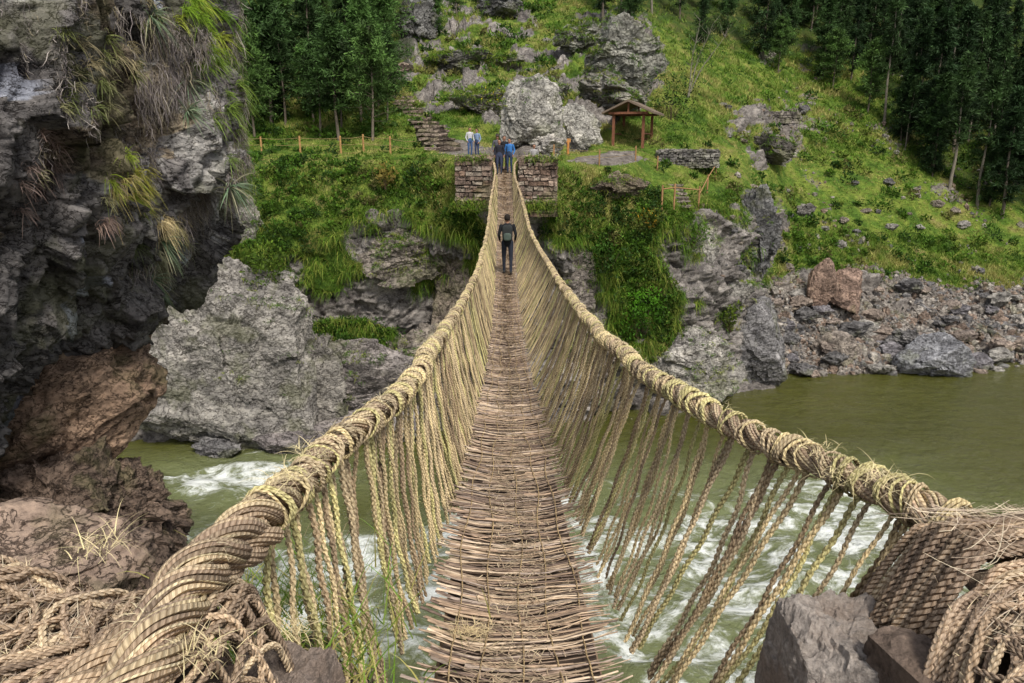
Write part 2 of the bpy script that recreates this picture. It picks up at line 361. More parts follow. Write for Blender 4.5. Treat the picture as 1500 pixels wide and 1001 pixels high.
def rock(name,label,c,size,seed,col,sub=4,cat='rock',group=None,rz=None,mat='rock',smooth=True,tilt=0,tuft=0,**kw):
    v,f=rockshape(sub,seed,**kw); a=random.Random(seed).uniform(0,6) if rz is None else rz
    if kw.get('boxy') and rz is None: a=random.Random(seed).uniform(-.3,.3)
    R=np.array([[math.cos(a),-math.sin(a),0],[math.sin(a),math.cos(a),0],[0,0,1]])
    Rt=np.array([[math.cos(tilt),0,-math.sin(tilt)],[0,1,0],[math.sin(tilt),0,math.cos(tilt)]])
    V=((v@R.T)*np.asarray(size))@Rt.T+np.asarray(c)
    if tuft:
        tri=V[f]; fn=nrm(np.cross(tri[:,1]-tri[:,0],tri[:,2]-tri[:,0])); ce=tri.mean(1); w=(fn[:,2]>.45)*(fbm(ce*.9,3,seed+40)>-.05)
        ar=np.linalg.norm(np.cross(tri[:,1]-tri[:,0],tri[:,2]-tri[:,0]),axis=1)*w
        if ar.sum()>0: TOPS.append(ce[np.random.default_rng(seed).choice(len(f),tuft,p=ar/ar.sum())])
    cc=np.asarray(col)*(1+.3*fbm(V*.9,3,seed))[:,None]
    o=mesh_obj(name,V,[f],M[mat],col=cc,smooth=smooth); return props(o,label,cat,group)
def rock_at(name,label,px,py,wpx,hpx,seed,col,dy=0,Y=None,thick=.8,**kw):
    g=T(px,py+hpx*.35) if Y is None else None
    YY=(g[1] if Y is None else Y)+dy; c=W(px,py,YY); dep=c[1]*CP-c[2]*SP
    return rock(name,label,c,(wpx/FP*dep/2*1.2,wpx/FP*dep/2*thick,hpx/FP*dep/2*1.2),seed,col,smooth=False,**kw)
GREY=(.34,.325,.305); DG=(.18,.175,.18); PUR=(.27,.245,.24); BG=(.25,.22,.195)
rock_at('cliff_rock','large grey pitted cliff rock rising from the river left of the bridge',325,522,228,258,3,(.285,.27,.255),Y=35.3,sub=7,rough=.14,cuts=7,cutmin=.84,rz=0,blocky=.085,thick=.6,boxy=True,tuft=260)
rock_at('cliff_rock','dark jagged rock between the large cliff rock and the left frame rock',205,560,80,260,14,DG,Y=36.8,sub=6,boxy=True)
rock_at('cliff_rock','grey stepped rock joining the large cliff rock to the ledges by the bridge',448,570,120,140,4,(.25,.235,.22),Y=36.4,sub=7,rough=.16,cuts=8,cutmin=.75,boxy=True,thick=.6,blocky=.1,tuft=140)
rock_at('cliff_rock','purplish grey sloping rock face left of the bridge above the river',540,565,170,120,5,PUR,Y=37.,sub=7,rough=.16,boxy=True,thick=.6,blocky=.09,tuft=120)
rock_at('cliff_rock','broad low slab stepping down to the river, left of the bridge',510,630,240,56,7,PUR,Y=35.8,sub=6,rough=.12,thick=.5,boxy=True,tilt=.06,blocky=.08)
rock_at('cliff_rock','angular grey brown rock wall just left of the bridge, under the grass ledge',610,545,140,140,6,BG,Y=38.2,sub=7,rough=.25,blocky=.12,tuft=100)
rock_at('river_rock','low dark rock at the waterline below the large cliff rock',425,648,120,50,8,(.2,.18,.18),Y=34.,sub=6,blocky=.08)
rock_at('river_rock','small dark wet rock at the foot of the left cliff',325,658,60,30,9,DG,Y=33.4,sub=5)
rock_at('cliff_rock','brownish rock column under the left side of the far pier',665,430,80,170,15,(.27,.225,.19),Y=39.6,sub=6)
rock_at('cliff_rock','jutting grey rock overhung by grass left of the far pier',585,370,130,80,16,BG,Y=39.2,sub=7,tuft=200,blocky=.12)
rock_at('cliff_rock','dark grey rock face right under the right stone pier',815,415,110,160,26,(.22,.195,.18),Y=39.6,sub=6,tuft=120)
rock_at('cliff_rock','brown grey rock foot hidden partly behind the right handrail',870,530,130,120,28,BG,Y=39.7,sub=6,tuft=80)
rock_at('cliff_rock','grey ledge rock under the right side of the bridge',1000,540,150,100,17,GREY,Y=40.6,sub=7,rough=.25,blocky=.12,tuft=130)
rock_at('cliff_rock','rounded dark grey rock bulge at the right end of the cliff',1105,505,105,130,19,(.22,.215,.225),Y=44,sub=7,blocky=.07,cuts=6)
rock_at('cliff_rock','dark streaked upright rock above the rounded bulge',1108,350,78,120,21,(.15,.15,.155),Y=46,sub=6,tuft=40)
rock_at('cliff_rock','pale rock slab on the slope below the wooden steps',1015,400,100,130,23,GREY,Y=42.6,sub=6,tuft=180)
rock_at('cliff_rock','medium grey rock shoulder between the pale slab and the streaked upright rock',1065,430,70,100,24,(.26,.25,.235),Y=43.6,sub=6,tuft=90)
rock_at('boulder','tall grey boulder behind the right stone pier',778,176,80,100,25,(.38,.37,.345),sub=6,dy=.3,blocky=.08,cuts=8,tuft=25)
rock_at('boulder','rounded grey boulder just left of the wooden shelter',843,192,60,68,27,(.38,.37,.345),sub=6,cuts=6,blocky=.06)
rock_at('boulder','low pale boulder at the foot of the two grey boulders',803,213,48,32,29,(.42,.4,.37),sub=5,dy=-.6)
rock_at('rock_outcrop','big grey lichen covered rock outcrop above the shelter',905,90,118,115,31,(.27,.27,.245),sub=7,rough=.22,blocky=.12,tuft=260)
rock_at('rock_outcrop','left shoulder of the big grey outcrop above the shelter',853,55,70,50,32,(.26,.26,.23),sub=6,tuft=160)
rock_at('rock_outcrop','squat grey outcrop directly behind the shelter roof',895,142,105,50,33,(.26,.25,.23),sub=6,tuft=160)
rock_at('rock_outcrop','grey rock knob at the top left of the central hill',617,30,60,75,35,(.22,.22,.22),sub=6,tuft=60)
rock_at('rock_outcrop','dark rock at the very top of the central hill',738,10,70,45,37,(.16,.16,.16),sub=6,tuft=50)
rock_at('rock_outcrop','layered dark ledge left of the hill above the staircase',665,92,110,36,39,(.18,.175,.17),sub=6,thick=.6,tuft=260,boxy=True)
rock_at('rock_outcrop','long low rock ledge running above the stone staircase',708,150,85,34,41,(.24,.225,.21),sub=6,thick=.5,tuft=200,boxy=True)
rock_at('rock_outcrop','small grey ledge in the grass at the middle of the central hill',735,88,60,24,42,(.24,.23,.21),sub=5,tuft=120)
rock_at('boulder','small boulder above the tall grey boulder',812,136,40,26,43,(.31,.3,.28),sub=5,tuft=20)
rock_at('boulder','reddish brown left half of the split boulder on the right bank',1203,425,38,78,45,(.33,.235,.19),sub=6,cutmin=.45,cuts=10,blocky=.05,rough=.1,thick=1.1,rz=.2,dy=-.4)
rock_at('boulder','reddish brown right half of the split boulder on the right bank',1240,430,56,70,47,(.31,.22,.18),sub=6,cutmin=.45,cuts=10,blocky=.05,rough=.1,rz=.1,dy=-.4)
rock_at('boulder','large blue grey angular boulder at the right shore',1372,528,100,82,49,(.25,.255,.28),sub=6,cutmin=.5,cuts=12,blocky=.06,rough=.1,Y=46.6)
rock_at('boulder','flat brown grey slab lying on the right shore',1225,518,80,50,51,(.31,.27,.24),sub=6,Y=47.6,blocky=.06,cutmin=.45)
rock_at('boulder','small dark boulder beside the blue grey shore boulder',1330,500,50,36,53,DG,sub=5,Y=49.)
rock_at('boulder','round dark rock alone on the green right slope',1183,308,26,26,55,(.2,.19,.18),sub=5)
rock_at('rock_outcrop','dark hollow rock set in the grass right of the shelter',1125,218,60,40,57,(.13,.12,.11),sub=6,tuft=60)
rock_at('rock_outcrop','brown rock poking out of the slope under the grassy path',905,275,75,36,59,(.19,.155,.12),sub=5,tuft=60)
rock_at('boulder','pale rock beside the left slope near the hanging plants',362,325,40,60,61,(.32,.3,.28),sub=5,tuft=30)
for i in range(80):
    px=random.uniform(1120,1505); py=random.uniform(415,550); s=random.uniform(12,40)*random.uniform(.6,1)
    rock_at('shore_stone','stone lying among the rubble of the right river bank',px,py,s*1.4,s*.8,100+i,random.choice([DG,GREY,(.3,.25,.22),(.22,.21,.23),(.33,.27,.23)]),sub=3,cutmin=.45,dy=-.3,group='loose stones on the right river bank',cat='stone')
for i in range(55):
    px=random.uniform(1050,1440); py=random.uniform(150,400)
    if py<np.interp(px,[1050,1250,1350,1450],[110,150,250,320]): continue
    s=random.uniform(5,14); rock_at('slope_stone','grey stone scattered in the grass of the right hillside',px,py+2,s*1.4,s*.9,300+i,random.choice([DG,GREY,(.27,.235,.2)]),sub=3,cutmin=.45,group='stones scattered on the right hillside',cat='stone')
mb=MB(); v0,f0=ico(1)
wgt=scree*(py_<552)*(px_>1100)*(px_<1560)+.03*rk*(px_>900)*(py_>130)*(py_<420)*(1-forest); wgt/=wgt.sum()
sel=rng.choice(len(TF),7500,p=wgt); 
S=rng.uniform(.06,.2,len(sel))*(1+1.2*(rng.random(len(sel))<.15)); J=rng.uniform(.6,1.25,(len(sel),len(v0)))
V=v0[None]*J[:,:,None]*S[:,None,None]*rng.uniform(.6,1.3,(len(sel),1,3))+(TF[sel]+[0,0,.02])[:,None]
base=rng.choice(4,len(sel)); pal=np.array([(.17,.165,.17),(.27,.245,.225),(.38,.35,.32),(.25,.19,.155)])[base]
Fr=(f0[None]+(np.arange(len(sel))*len(v0))[:,None,None]).reshape(-1,3)
mb.add(V.reshape(-1,3),Fr,None,np.repeat(pal,len(v0),0))
props(mb.build('rubble',M['rock'],smooth=False),'grey and brown rubble covering the right river bank','rubble',kind='stuff')
# ------------------------------------------------------------------ ground vegetation
mb=MB()
wgt=grass*(1-.7*forest)*(py_>-30)*(py_<600)*(px_>250)*(px_<1600); wgt/=wgt.sum()
sel=rng.choice(len(TF),50000,p=wgt); nbk=7
B=np.repeat(TF[sel],nbk,0)+rng.normal(size=(len(sel)*nbk,3))*[.12,.12,.02]
ds=np.repeat(TF[sel][:,1]/45,nbk); tn=.50+.8*fbm(TF[sel]*.35,4,77)+.35*fbm(TF[sel]*1.6,2,78)+rng.normal(0,.14,len(sel))+.12*((rowf[sel]>4.9)&(rowf[sel]<6.2)); tone=np.repeat(np.clip(tn,0,1),nbk)
ca,cb,cc=np.array([.035,.085,.01]),np.array([.135,.24,.025]),np.array([.36,.335,.11])
colr=np.where(tone[:,None]<.5,ca+(cb-ca)*tone[:,None]*2,cb+(cc-cb)*(tone[:,None]-.5)*2)*rng.uniform(.65,1.35,(len(B),1))
lng=rng.uniform(.12,.42,len(B))*ds*(.6+.8*tone); short=np.repeat(((rowf[sel]>4.9)&(rowf[sel]<6.2)),nbk); lng[short]*=.35
blades(mb,B,lng,.02*ds,.9,colr,K=3,droop=.5)
lip=(grass>.35)&(rk>.15)&(py_>250)&(py_<520)&(px_>330)&(px_<1120)&(damp>.5); k=rng.choice(np.where(lip)[0],2600); nb2=14
GP=np.array([(.12,.22,.02),(.24,.28,.05),(.07,.14,.015)])
B=np.repeat(TF[k],nb2,0)+rng.normal(size=(len(k)*nb2,3))*[.15,.1,.08]; c=GP[np.repeat(rng.integers(0,3,len(k)),nb2)]*rng.uniform(.6,1.3,(len(B),1))
blades(mb,B,rng.uniform(.3,.75,len(B)),.02,1.,c,K=4,droop=1.5,up=(0,-.6,.4))
TT=np.concatenate(TOPS); nb2=16; B=np.repeat(TT,nb2,0)+rng.normal(size=(len(TT)*nb2,3))*[.14,.12,.03]; c=GP[np.repeat(rng.integers(0,3,len(TT)),nb2)]*rng.uniform(.6,1.3,(len(B),1))
blades(mb,B,rng.uniform(.15,.45,len(B))*B[:,1]/42,.02*B[:,1]/42,1.,c,K=4,droop=1.2,up=(0,-.4,.6))
props(mb.build('hillside_grass',M['leaf'],base=False),'green and yellow grass covering the far hillside and its rocks','grass',kind='stuff')
def leafcloud(mb,c,rad,n,col,size):
    d=nrm(rng.normal(size=(n,3))); r=rng.uniform(.55,1,n)**.6*(1+.35*fbm(d*2.5+np.asarray(c)*.7,3,5))
    P=np.asarray(c)+d*r[:,None]*np.asarray(rad); dr=nrm(d*.6+rng.normal(size=(n,3))*.7+[0,0,.3])
    L=size*rng.uniform(.6,1.4,n); Pp=np.stack([P,P+dr*L[:,None]*.5,P+dr*L[:,None]],1)
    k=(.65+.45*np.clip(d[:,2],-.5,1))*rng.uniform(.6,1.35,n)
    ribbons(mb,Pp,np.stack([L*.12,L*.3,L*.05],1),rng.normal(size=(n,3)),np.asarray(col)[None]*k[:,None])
mb=MB(); reg=np.zeros(len(TF))
for e,w in [((450,290,130,60),.8),((600,290,70,60),.6),((690,330,50,35),1.),((880,330,110,70),.9),((940,440,45,65),1.5),((385,400,50,55),1),((540,488,80,16),1.1),((1000,240,60,40),.3),((700,110,120,60),.5),((1120,330,60,70),.5),((1300,300,170,110),.22),((780,90,60,90),.45),((450,190,160,20),.5),((960,500,60,14),1),((1200,220,150,90),.15)]:
    reg=np.maximum(reg,w*ell(*e,.6))
wgt=reg*np.clip(grass*1.2-.1,0,1)*(1-path)*(damp>.45)
wgt=wgt*(~((px_>668)&(px_<816)&(py_<288)&(py_>195))); wgt/=wgt.sum()
sel=rng.choice(len(TF),1200,p=wgt)
pals=[(.035,.085,.012),(.06,.135,.013),(.095,.19,.018),(.17,.235,.035),(.16,.155,.05)]
for k in sel:
    p=TF[k]; s=rng.uniform(.16,.5)*p[1]/42; c=pals[int(np.clip(2+2.4*vn(p[None]*.4,8)[0]+rng.normal()*1.0,0,4))]
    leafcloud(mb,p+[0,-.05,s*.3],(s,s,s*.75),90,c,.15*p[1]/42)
props(mb.build('hillside_bushes',M['leaf'],base=False),'low leafy scrub growing over the far slopes','scrub',kind='stuff')
def shrub(label,px,py,wpx,hpx,col,n=500,size=.16,Y=None,flower=None):
    p=T(px,py+hpx*.4); c=W(px,py,p[1]-.2 if Y is None else Y); k=c[1]/FP
    e=empty('shrub',(c[0],c[1],c[2]-hpx*k/2),label,'shrub'); mb=MB()
    for j in range(5):
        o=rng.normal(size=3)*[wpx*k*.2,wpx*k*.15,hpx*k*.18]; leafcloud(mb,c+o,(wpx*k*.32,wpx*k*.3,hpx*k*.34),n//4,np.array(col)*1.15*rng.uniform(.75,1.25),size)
    mb.build('foliage',M['leaf'],e)
    mb=MB(); b=np.array([c[0],c[1],c[2]-hpx*k/2-.1]); tips=c+rng.normal(size=(6,3))*[wpx*k*.2,.2,hpx*k*.12]
    tubes(mb,np.stack([np.repeat(b[None],6,0),(b+tips)/2+rng.normal(size=(6,3))*.05,tips],1),[[.03,.02,.008]],5,(0,1,0),(.1,.07,.045)); mb.build('stem',M['bark'],e)
    if flower:
        mb=MB(); leafcloud(mb,c+[0,-.1,.1],(wpx*k*.5,wpx*k*.45,hpx*k*.45),160,flower,.1); mb.build('blossom',M['leaf'],e)
shrub('yellow flowering shrub left of the tall grey boulder',728,155,60,46,(.12,.17,.02),500,flower=(.6,.46,.03))
shrub('bright green leafy shrub hanging low on the cliff right of the bridge',940,455,85,95,(.08,.22,.012),1200)
shrub('dark green shrub on the cliff edge left of the wooden steps',885,375,80,70,(.04,.1,.01),900)
shrub('olive green tuft on the rock below the right slope ledge',1072,466,24,38,(.13,.19,.02),250)
shrub('rounded yellow green shrub on the slope below the wooden steps',1010,345,70,55,(.09,.19,.018),600)
shrub('dark feathery shrub beside the right end of the shelter',985,140,60,80,(.035,.075,.012),700)
shrub('pale orange tinted shrub on the left slope',565,262,34,32,(.28,.22,.05),260)
shrub('orange flowering bush below the right stone pier',945,322,40,30,(.1,.14,.02),260,flower=(.5,.3,.02))
shrub('green shrub clinging to the cliff edge over the large cliff rock',385,385,90,60,(.09,.15,.015),800,Y=36)
# ------------------------------------------------------------------ trees
def crown(seed,h,spread,h0,nb,up,col,per=6,lv=7,ls=.3,lw=.05,power=.7):
    r=np.random.default_rng(seed); mb=MB()
    t=h0+(1-h0)*r.uniform(0,1,nb)**.9; az=r.uniform(0,2*PI,nb)
    prof=np.minimum((1-t)**power*1.15,((t-h0)/(1-h0)*3+.45)); ln=spread*prof*r.uniform(.4,1.3,nb)+.12
    d=nrm(np.stack([np.cos(az),np.sin(az),up*r.uniform(.2,1.3,nb)],1))
    s=np.linspace(.25,1,per)
    P=np.stack([0*t,0*t,t*h],1)[:,None]+d[:,None]*(ln[:,None]*s)[:,:,None]-np.array([0,0,1])*(s**2*.18)[None,:,None]*ln[:,None,None]
    P=P.reshape(-1,3); sh=np.tile(s,nb); hh=np.repeat(t,per)
    B=np.repeat(P,lv,0)+r.normal(size=(len(P)*lv,3))*.09*spread/1.6
    dd=nrm(np.repeat(np.repeat(d,per,0),lv,0)*.7+r.normal(size=B.shape)*.8+[0,0,.15])
    L=ls*r.uniform(.5,1.3,len(B)); Pp=np.stack([B,B+dd*L[:,None]*.6,B+dd*L[:,None]-[0,0,.03]],1)
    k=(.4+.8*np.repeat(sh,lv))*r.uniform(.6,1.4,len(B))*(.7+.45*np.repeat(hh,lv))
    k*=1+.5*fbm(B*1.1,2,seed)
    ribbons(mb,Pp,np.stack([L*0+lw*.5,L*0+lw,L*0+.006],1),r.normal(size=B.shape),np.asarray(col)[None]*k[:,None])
    bp=np.stack([np.stack([0*t,0*t,t*h],1),np.stack([0*t,0*t,t*h],1)+d*(ln*.5)[:,None]-np.array([0,0,1])*(.045*ln)[:,None],np.stack([0*t,0*t,t*h],1)+d*(ln*.95)[:,None]-np.array([0,0,1])*(.17*ln)[:,None]],1)
    return mb,bp
def tree_proto(seed,h,spread,h0,nb,up,col,tc=(.17,.14,.11),**kw):
    mb,bp=crown(seed,h,spread,h0,nb,up,col,**kw)
    e=empty('pine_tree',(0,0,0),'x','tree')
    mb.build('crown',M['leaf'],e)
    m2=MB(); z=np.linspace(-.3,h*.97,8); P=np.stack([.08*np.sin(z*.8+seed),.08*np.cos(z*.7+seed),z],1)
    tubes(m2,P,np.linspace(.011*h+.025,.012,8)[None],7,(0,1,0),tc); tubes(m2,bp[:48],[[.022,.014,.005]],4,(.1,.2,1),(.1,.08,.06))
    m2.build('trunk',M['bark'],e); return e
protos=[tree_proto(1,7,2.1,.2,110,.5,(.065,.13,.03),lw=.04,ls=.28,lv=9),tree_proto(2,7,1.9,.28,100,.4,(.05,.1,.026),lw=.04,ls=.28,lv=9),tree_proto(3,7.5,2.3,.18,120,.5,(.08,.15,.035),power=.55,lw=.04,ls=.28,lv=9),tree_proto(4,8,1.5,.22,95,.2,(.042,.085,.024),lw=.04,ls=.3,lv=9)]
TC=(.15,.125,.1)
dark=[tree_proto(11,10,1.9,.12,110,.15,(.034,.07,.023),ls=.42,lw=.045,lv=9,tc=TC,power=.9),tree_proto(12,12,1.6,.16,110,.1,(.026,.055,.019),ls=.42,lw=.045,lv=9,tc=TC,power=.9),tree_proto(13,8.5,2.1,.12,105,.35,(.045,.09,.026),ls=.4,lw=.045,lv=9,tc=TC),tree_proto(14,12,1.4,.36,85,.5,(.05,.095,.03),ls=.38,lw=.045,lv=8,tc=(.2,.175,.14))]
used=set()
def plant(proto,loc,s,label,group):
    if proto.name not in used: used.add(proto.name); r=proto
    else:
        r=proto.copy(); C.objects.link(r)
        for ch in proto.children:
            c=ch.copy(); C.objects.link(c); c.parent=r
    r.location=loc; r.scale=(s*random.uniform(.85,1.15),)*2+(s,); r.rotation_euler=(random.uniform(-.03,.03),random.uniform(-.03,.03),random.uniform(0,6))
    props(r,label,'tree',group); return r
for px,py,s,l in [(497,205,1.05,'slim pine with a bare lower trunk, left of two on the grassy terrace'),(547,206,.95,'bushy pine with a bare lower trunk at the right end of the grassy terrace'),(470,200,.9,'pine standing just left of the slim bare trunked pine on the terrace'),(372,204,1.0,'pine at the left end of the terrace fence')]:
    plant(protos[random.randrange(3)],T(px,py)-[0,0,.1],s,l,None)
for i in range(44):
    px=random.uniform(285,575); py=random.uniform(60,190); g=T(px,py)
    plant(random.choice(protos+protos+dark[2:3]),g-[0,0,.3],random.uniform(.7,1.25),'dark green pine in the wood on the left hillside','pines of the left hillside wood')
for px in (610,640,668,700):
    plant(protos[0],T(px,random.uniform(15,60))-[0,0,.3],.6,'small pine among the rocks at the top of the central hill','small pines at the top of the central hill')
fl=lambda px: np.interp(px,[860,900,1050,1200,1260,1350,1500,1800],[20,50,92,100,135,250,325,350])
for i in range(200):
    px=random.uniform(870,1660) if i%2 else random.uniform(1200,1600); m=fl(px); py=m-((i%7)/7)**.8*min(m+30,230)-random.uniform(-12,18)
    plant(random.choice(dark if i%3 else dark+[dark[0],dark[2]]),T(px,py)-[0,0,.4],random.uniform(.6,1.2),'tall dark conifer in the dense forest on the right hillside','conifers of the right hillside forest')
for px,py,s in ((1270,165,.75),(1140,105,.6),(1220,130,.65)):
    plant(protos[2],T(px,py)-[0,0,.3],s*1.3,'lighter green pine standing in front of the dark right forest','lighter pines before the right forest')
b=T(1008,145); e=empty('bare_tree',b,'slender nearly leafless tree leaning right above the shelter','tree'); mb=MB(); mbl=MB()
for k,(dx,hh) in enumerate(((1.6,5.5),(.6,5.8),(2.6,4.6))):
    t=np.linspace(0,1,8); P=b+np.stack([dx*t**1.3+.06*np.sin(t*9),0*t,hh*t],1); tubes(mb,P,np.linspace(.06,.012,8)[None],6,(0,1,0),(.22,.2,.16))
    for j in range(12):
        q=P[random.randrange(3,8)]; d=nrm(np.array([random.uniform(-1,1),random.uniform(-.5,.5),random.uniform(.3,1)])); L=random.uniform(.5,1.2)
        tubes(mb,np.stack([q,q+d*L*.5,q+d*L+[0,0,.1]]),[[.02,.012,.005]],4,(.3,1,0),(.22,.2,.16)); leafcloud(mbl,q+d*L,(.3,.3,.25),18,(.08,.15,.035),.14)
mb.build('trunk',M['bark'],e); mbl.build('crown',M['leaf'],e)
# ------------------------------------------------------------------ masonry
def masonry(name,label,x0,x1,y0,y1,z0,z1,cat,sz=.3,cols_=((.27,.185,.145),(.34,.26,.215),(.22,.165,.14),(.39,.33,.28))):
    mb=MB(); mb.box(((x0+x1)/2,(y0+y1)/2,(z0+z1)/2-.03),(x1-x0-.14,y1-y0-.14,z1-z0-.06),col=(.06,.05,.045))
    z=z0
    while z<z1-.03:
        h=min(random.uniform(.4,.9)*sz,z1-z)
        for side in range(4):
            a0,a1=((x0,x1) if side<2 else (y0,y1)); a=a0
            while a<a1-.04:
                w=min(random.uniform(.6,1.9)*sz,a1-a); c_=random.choice(cols_); k=random.uniform(.6,1.25); pr=random.uniform(-.02,.09)
                d=.22; m=(a+w/2); hj=h*random.uniform(.8,1.12)
                ctr={0:(m,y0+d/2-pr,z+h/2),1:(m,y1-d/2+pr,z+h/2),2:(x0+d/2-pr*.5,m,z+h/2),3:(x1-d/2+pr*.5,m,z+h/2)}[side]
                s_=(w-.03,d,hj-.025) if side<2 else (d,w-.03,hj-.025)
                mb.box(ctr,s_,col=np.array(c_)*k,jit=.03); a+=w
        z+=h
    n=int((x1-x0)*(y1-y0)/(sz*sz)*1.5)
    for i in range(n): mb.box((random.uniform(x0+.1,x1-.1),random.uniform(y0+.1,y1-.1),z1-.02+random.uniform(-.03,.06)),(sz*1.1,sz*.8,.14),random.uniform(0,3),np.array(random.choice(cols_))*1.1,jit=.03)
    o=mb.build(name,M['rock'],smooth=False); return props(o,label,cat)
masonry('stone_pier','stacked stone pier left of the far end of the rope bridge',-2.75,-1.0,36.6,39.2,-3.1,-.58,'stone pier')
masonry('stone_pier','stacked stone pier right of the far end of the rope bridge',.33,2.2,36.6,39.2,-3.4,-.6,'stone pier')
p=T(1005,240); masonry('stone_wall','low dry stone wall on the slope right of the shelter',p[0]-1.9,p[0]+2.0,p[1]-.3,p[1]+.5,p[2]-.2,p[2]+.85,'stone wall',.24,((.27,.255,.24),(.34,.33,.3),(.2,.19,.185)))
p=T(1130,172); masonry('stone_wall','ruined low stone wall high on the right slope',p[0]-3.2,p[0]+2.6,p[1]-.3,p[1]+.5,p[2]-.5,p[2]+.5,'stone wall',.35,((.26,.235,.21),(.33,.3,.27),(.19,.17,.16)))
mb=MB()
for x0,x1 in ((-3.0,-1.2),(.6,2.5)):
    B=np.stack([rng.uniform(x0,x1,1100),rng.uniform(36.4,36.75,1100),rng.choice([-.6,-3.0,-2.9,-2.7],1100)+rng.normal(0,.09,1100)],1)
    blades(mb,B,rng.uniform(.15,.55,1100),.02,1.1,GP[rng.integers(0,3,1100)],K=4,droop=1.2,up=(0,-.5,.7))
props(mb.build('pier_grass',M['leaf'],base=False),'green grass growing round the two far stone piers','grass',kind='stuff')
e=empty('stone_staircase',T(650,222),'brown stone staircase climbing to the left behind the far end of the bridge','staircase')
pts_=np.array([T(652,221),T(622,182),T(592,148),T(577,122),T(590,98)]); NSt=26; q_=np.linspace(0,4,NSt); cc_=spl(range(5),pts_,q_); cs=[]
for i in range(NSt):
    c=cc_[i]; g=T(*[float(q) for q in proj(c)[:2]]); cs.append(np.array([c[0]+.1*math.sin(i*1.7),c[1],c[2]*.5+max(c[2],g[2])*.5+.16]))
    mb=MB(); wd=.5*(1-.012*i)
    for j in range(4): mb.box(cs[-1]+[(-1.5*wd+wd*j)+random.uniform(-.07,.07),random.uniform(-.1,.1),random.uniform(-.05,.05)],(wd*random.uniform(.75,1.1),random.uniform(.4,.58),.15),-.3+random.uniform(-.25,.25),np.array(random.choice([(.32,.25,.21),(.37,.30,.25),(.26,.21,.175)]))*random.uniform(.8,1.1),jit=.05)
    mb.build('step',M['rock'],e,smooth=False)
mb=MB()
for c in cs: mb.box(c-[0,-.08,.42],(1.9,.66,.66),-.3,(.1,.08,.065),jit=.06)
mb.build('stair_base',M['rock'],e,smooth=False)
q=T(1000,305); e=empty('wooden_steps',q,'small stepped landing with orange wooden rails below the low stone wall','steps')
for i in range(6):
    mb=MB(); mb.box(q+[-.5,.3*i,.1+.22*i],(2.0-.1*i,.34,.14),0,(.33,.285,.245),jit=.04); mb.build('step',M['rock'],e,smooth=False)
OR=(.33,.19,.09)
def posts(e,pts,h=1.05,r=.05,col=OR):
    for p in pts:
        mb=MB(); P=np.array([p+[0,0,-.2],p+[0,0,h*.5],p+[0,0,h]]); tubes(mb,P,r,7,(0,1,0),col); P2=np.array([p+[0,0,h],p+[0,0,h+.01]]); tubes(mb,P2,[[r,.001]],7,(0,1,0),col)
        mb.build('post',M['wood'],e)
def railing(e,pts,h=1.05,frs=(.88,.5),r=.014,col=(.38,.3,.16),nm='rope_rail',mat='cord',sag=.06):
    mb=MB()
    for a,b_ in zip(pts[:-1],pts[1:]):
        for f in frs:
            t=np.linspace(0,1,7)[:,None]; P=a+(b_-a)*t+[0,0,h*f]-np.array([0,0,1])*sag*4*t*(1-t); tubes(mb,P,r,5,(0,0,1),col)
    mb.build(nm,M[mat],e)
pts=[T(968,308)+[0,-.1,0],T(986,306)+[0,-.1,0],T(1022,308)+[0,-.1,0]]; posts(e,pts,1.4,.055); railing(e,pts,1.4,(.85,),.035,OR,'hand_rail','wood',0)
pts=[T(1022,308)+[0,-.1,0],T(1036,282),T(1048,262)]; posts(e,pts[1:],1.1,.05); railing(e,pts,1.1,(.85,),.03,OR,'hand_rail','wood',0)
fp=[T(x,y) for x,y in ((345,222),(384,224),(440,224),(500,225),(532,222),(573,226),(610,232))]
e=empty('rope_fence',fp[3],'orange wooden posts joined by ropes along the left terrace edge','fence'); posts(e,fp[1:6],1.0,.06,(.42,.24,.1)); railing(e,fp,1.0,r=.014)
fp=[T(x,y) for x,y in ((812,236),(878,242),(930,236),(962,250))]
e=empty('rope_fence',fp[1],'orange wooden posts joined by ropes in front of the shelter','fence'); posts(e,fp,.85,.045); railing(e,fp,.85,r=.01)
p=T(832,226); mb=MB(); mb.box(p+[0,0,.35],(.12,.12,.75),.3,(.45,.2,.06)); mb.box(p+[0,0,.78],(.3,.06,.2),.1,(.5,.25,.09)); props(mb.build('trail_marker',M['wood'],smooth=False),'small orange wooden marker in front of the rounded grey boulder','marker')
# ------------------------------------------------------------------ shelter
s0=T(925,214); sr=-.34
e=empty('wooden_shelter',s0,'open wooden shelter with a brown gabled roof on the far bank','shelter',None)
def loc2(x,y,z):
    return s0+np.array([x*math.cos(sr)-y*math.sin(sr),x*math.sin(sr)+y*math.cos(sr),z])
WC=(.2,.085,.05)
for x in (-.95,.95):
    for y in (-1.1,2.2):
        mb=MB(); mb.box(loc2(x,y,.9),(.16,.16,2.1),sr,WC); mb.build('post',M['wood'],e,smooth=False)
for sx in (-1,1):
    mb=MB()
    v=[loc2(0,-1.6,2.8),loc2(0,2.8,2.8),loc2(sx*1.65,2.8,2.05),loc2(sx*1.65,-1.6,2.05)]; v2=[p_-[0,0,.12] for p_ in v]
    mb.add(np.array(v+v2),[[0,1,2,3],[7,6,5,4],[0,3,7,4],[1,5,6,2],[3,2,6,7],[0,4,5,1]],col=(.19,.145,.11)); mb.build('roof_panel',M['thatch'],e,smooth=False)
